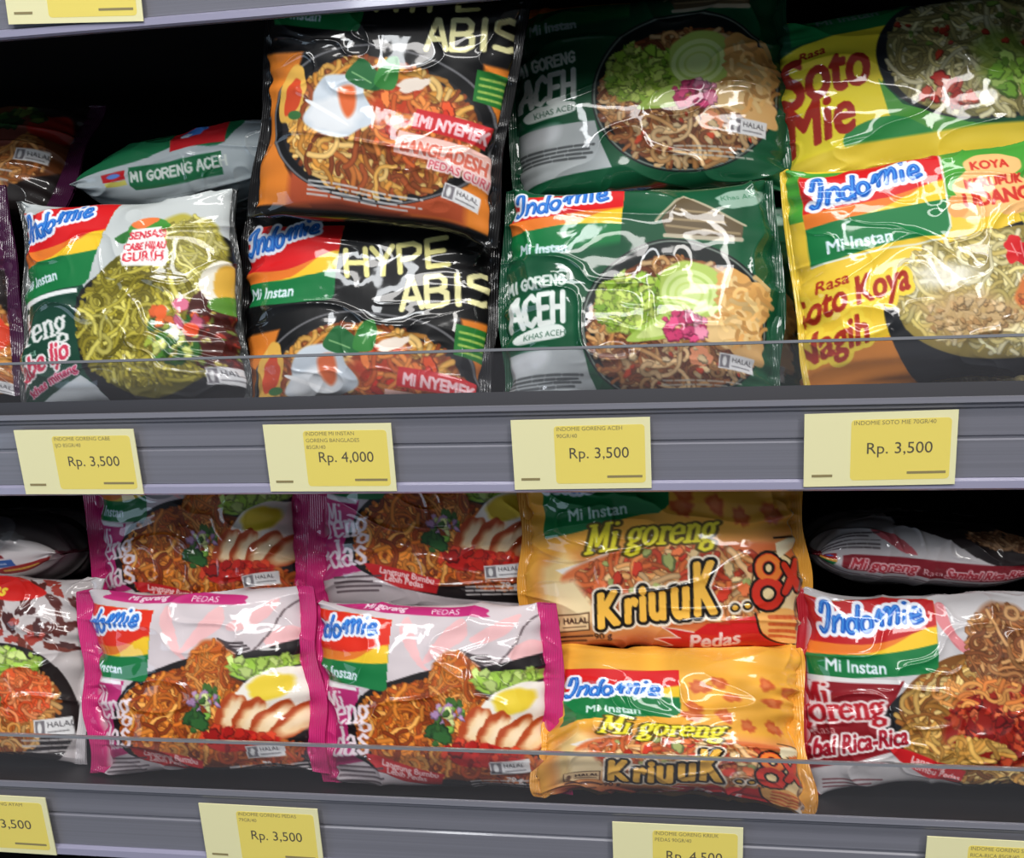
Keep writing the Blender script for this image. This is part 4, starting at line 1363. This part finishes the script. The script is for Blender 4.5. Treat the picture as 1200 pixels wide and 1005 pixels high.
packet(A['koya'], 'yellow packet almost hidden behind the upright yellow packet with peach badge', UP, 1080, 322, .088, 312, 250, 0, 5, seed=22, stride=2, rest=DM)

# lower row
packet(A['chk'], 'white splotched noodle packet with carrot and egg, cut by the frame', LO, -36, 797, .058, 312, 206, 3, 8, flare=.15, seed=31, t=30, rest=DL)
packet(A['pale'], 'dim pale packet lying flat behind and above the white splotched packet', LO, -14, 648, .105, 258, 84, 2, 0, seed=32, t=88, flat=True, n=2.8, vs=1.2)
packet(A['pink'], 'pink and white noodle packet on top of the first, beside the splotched one', LO, 226, 624, .084, 288, 206, -4, 3, seed=33, t=30, curl=(0, -.2))
packet(A['pink'], 'pink and white noodle packet standing upright beside the white splotched packet', LO, 230, 803, .048, 310, 204, -2, 9, seed=34, t=32, curl=(.0, -.6), crumple=1.1, rest=DL, shear=.12, flare=.15, dy=-14)
packet(A['pink'], 'pink and white noodle packet resting above the second pink packet, beside the orange ones', LO, 503, 615, .080, 304, 204, 0, 2, dy=11, seed=35, t=30, curl=(0, -.2))
packet(A['pink'], 'pink and white noodle packet standing upright beside the orange packets', LO, 508, 811, .044, 314, 208, 0, 9, seed=36, t=32, curl=(.1, -.6), crumple=1.1, rest=DL, shear=.12, flare=.15, dy=-10)
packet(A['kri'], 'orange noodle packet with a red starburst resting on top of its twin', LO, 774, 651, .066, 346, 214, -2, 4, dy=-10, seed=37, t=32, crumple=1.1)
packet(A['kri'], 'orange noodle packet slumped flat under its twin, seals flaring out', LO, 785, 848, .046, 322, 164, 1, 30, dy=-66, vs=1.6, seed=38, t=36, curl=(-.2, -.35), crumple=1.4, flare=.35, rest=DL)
packet(A['rica'], 'dark red and white noodle packet standing upright at the end of the lower row', LO, 1102, 794, .058, 326, 222, -1, 9, seed=39, t=30, crumple=1.1, rest=DL)
packet(A['ricas'], 'dim white and dark red packet lying flat above the upright dark red packet', LO, 1080, 654, .112, 286, 84, 1, 0, seed=40, t=88, flat=True, n=2.8, vs=1.15)

# a crumb of plastic on the lower deck
p = at(476, 923, 0.013)
bm_v, bm_f = [], []
for i in range(7):
    for j in range(12):
        a1, a2 = math.pi * i / 6, 2 * math.pi * j / 12
        bm_v.append((0.0032 * math.sin(a1) * math.cos(a2), 0.0028 * math.sin(a1) * math.sin(a2), 0.002 + 0.002 * math.cos(a1)))
for i in range(6):
    for j in range(12):
        bm_f.append((i * 12 + j, (i + 1) * 12 + j, (i + 1) * 12 + (j + 1) % 12, i * 12 + (j + 1) % 12))
o = mesh_obj('plastic_pellet', bm_v, bm_f, CREAM, None, True)
o.location = (p[0], p[1], Z_LOW - 0.012)
o['label'] = 'small cream pellet lying on the lower shelf below the second upright pink packet'
o['category'] = 'pellet'
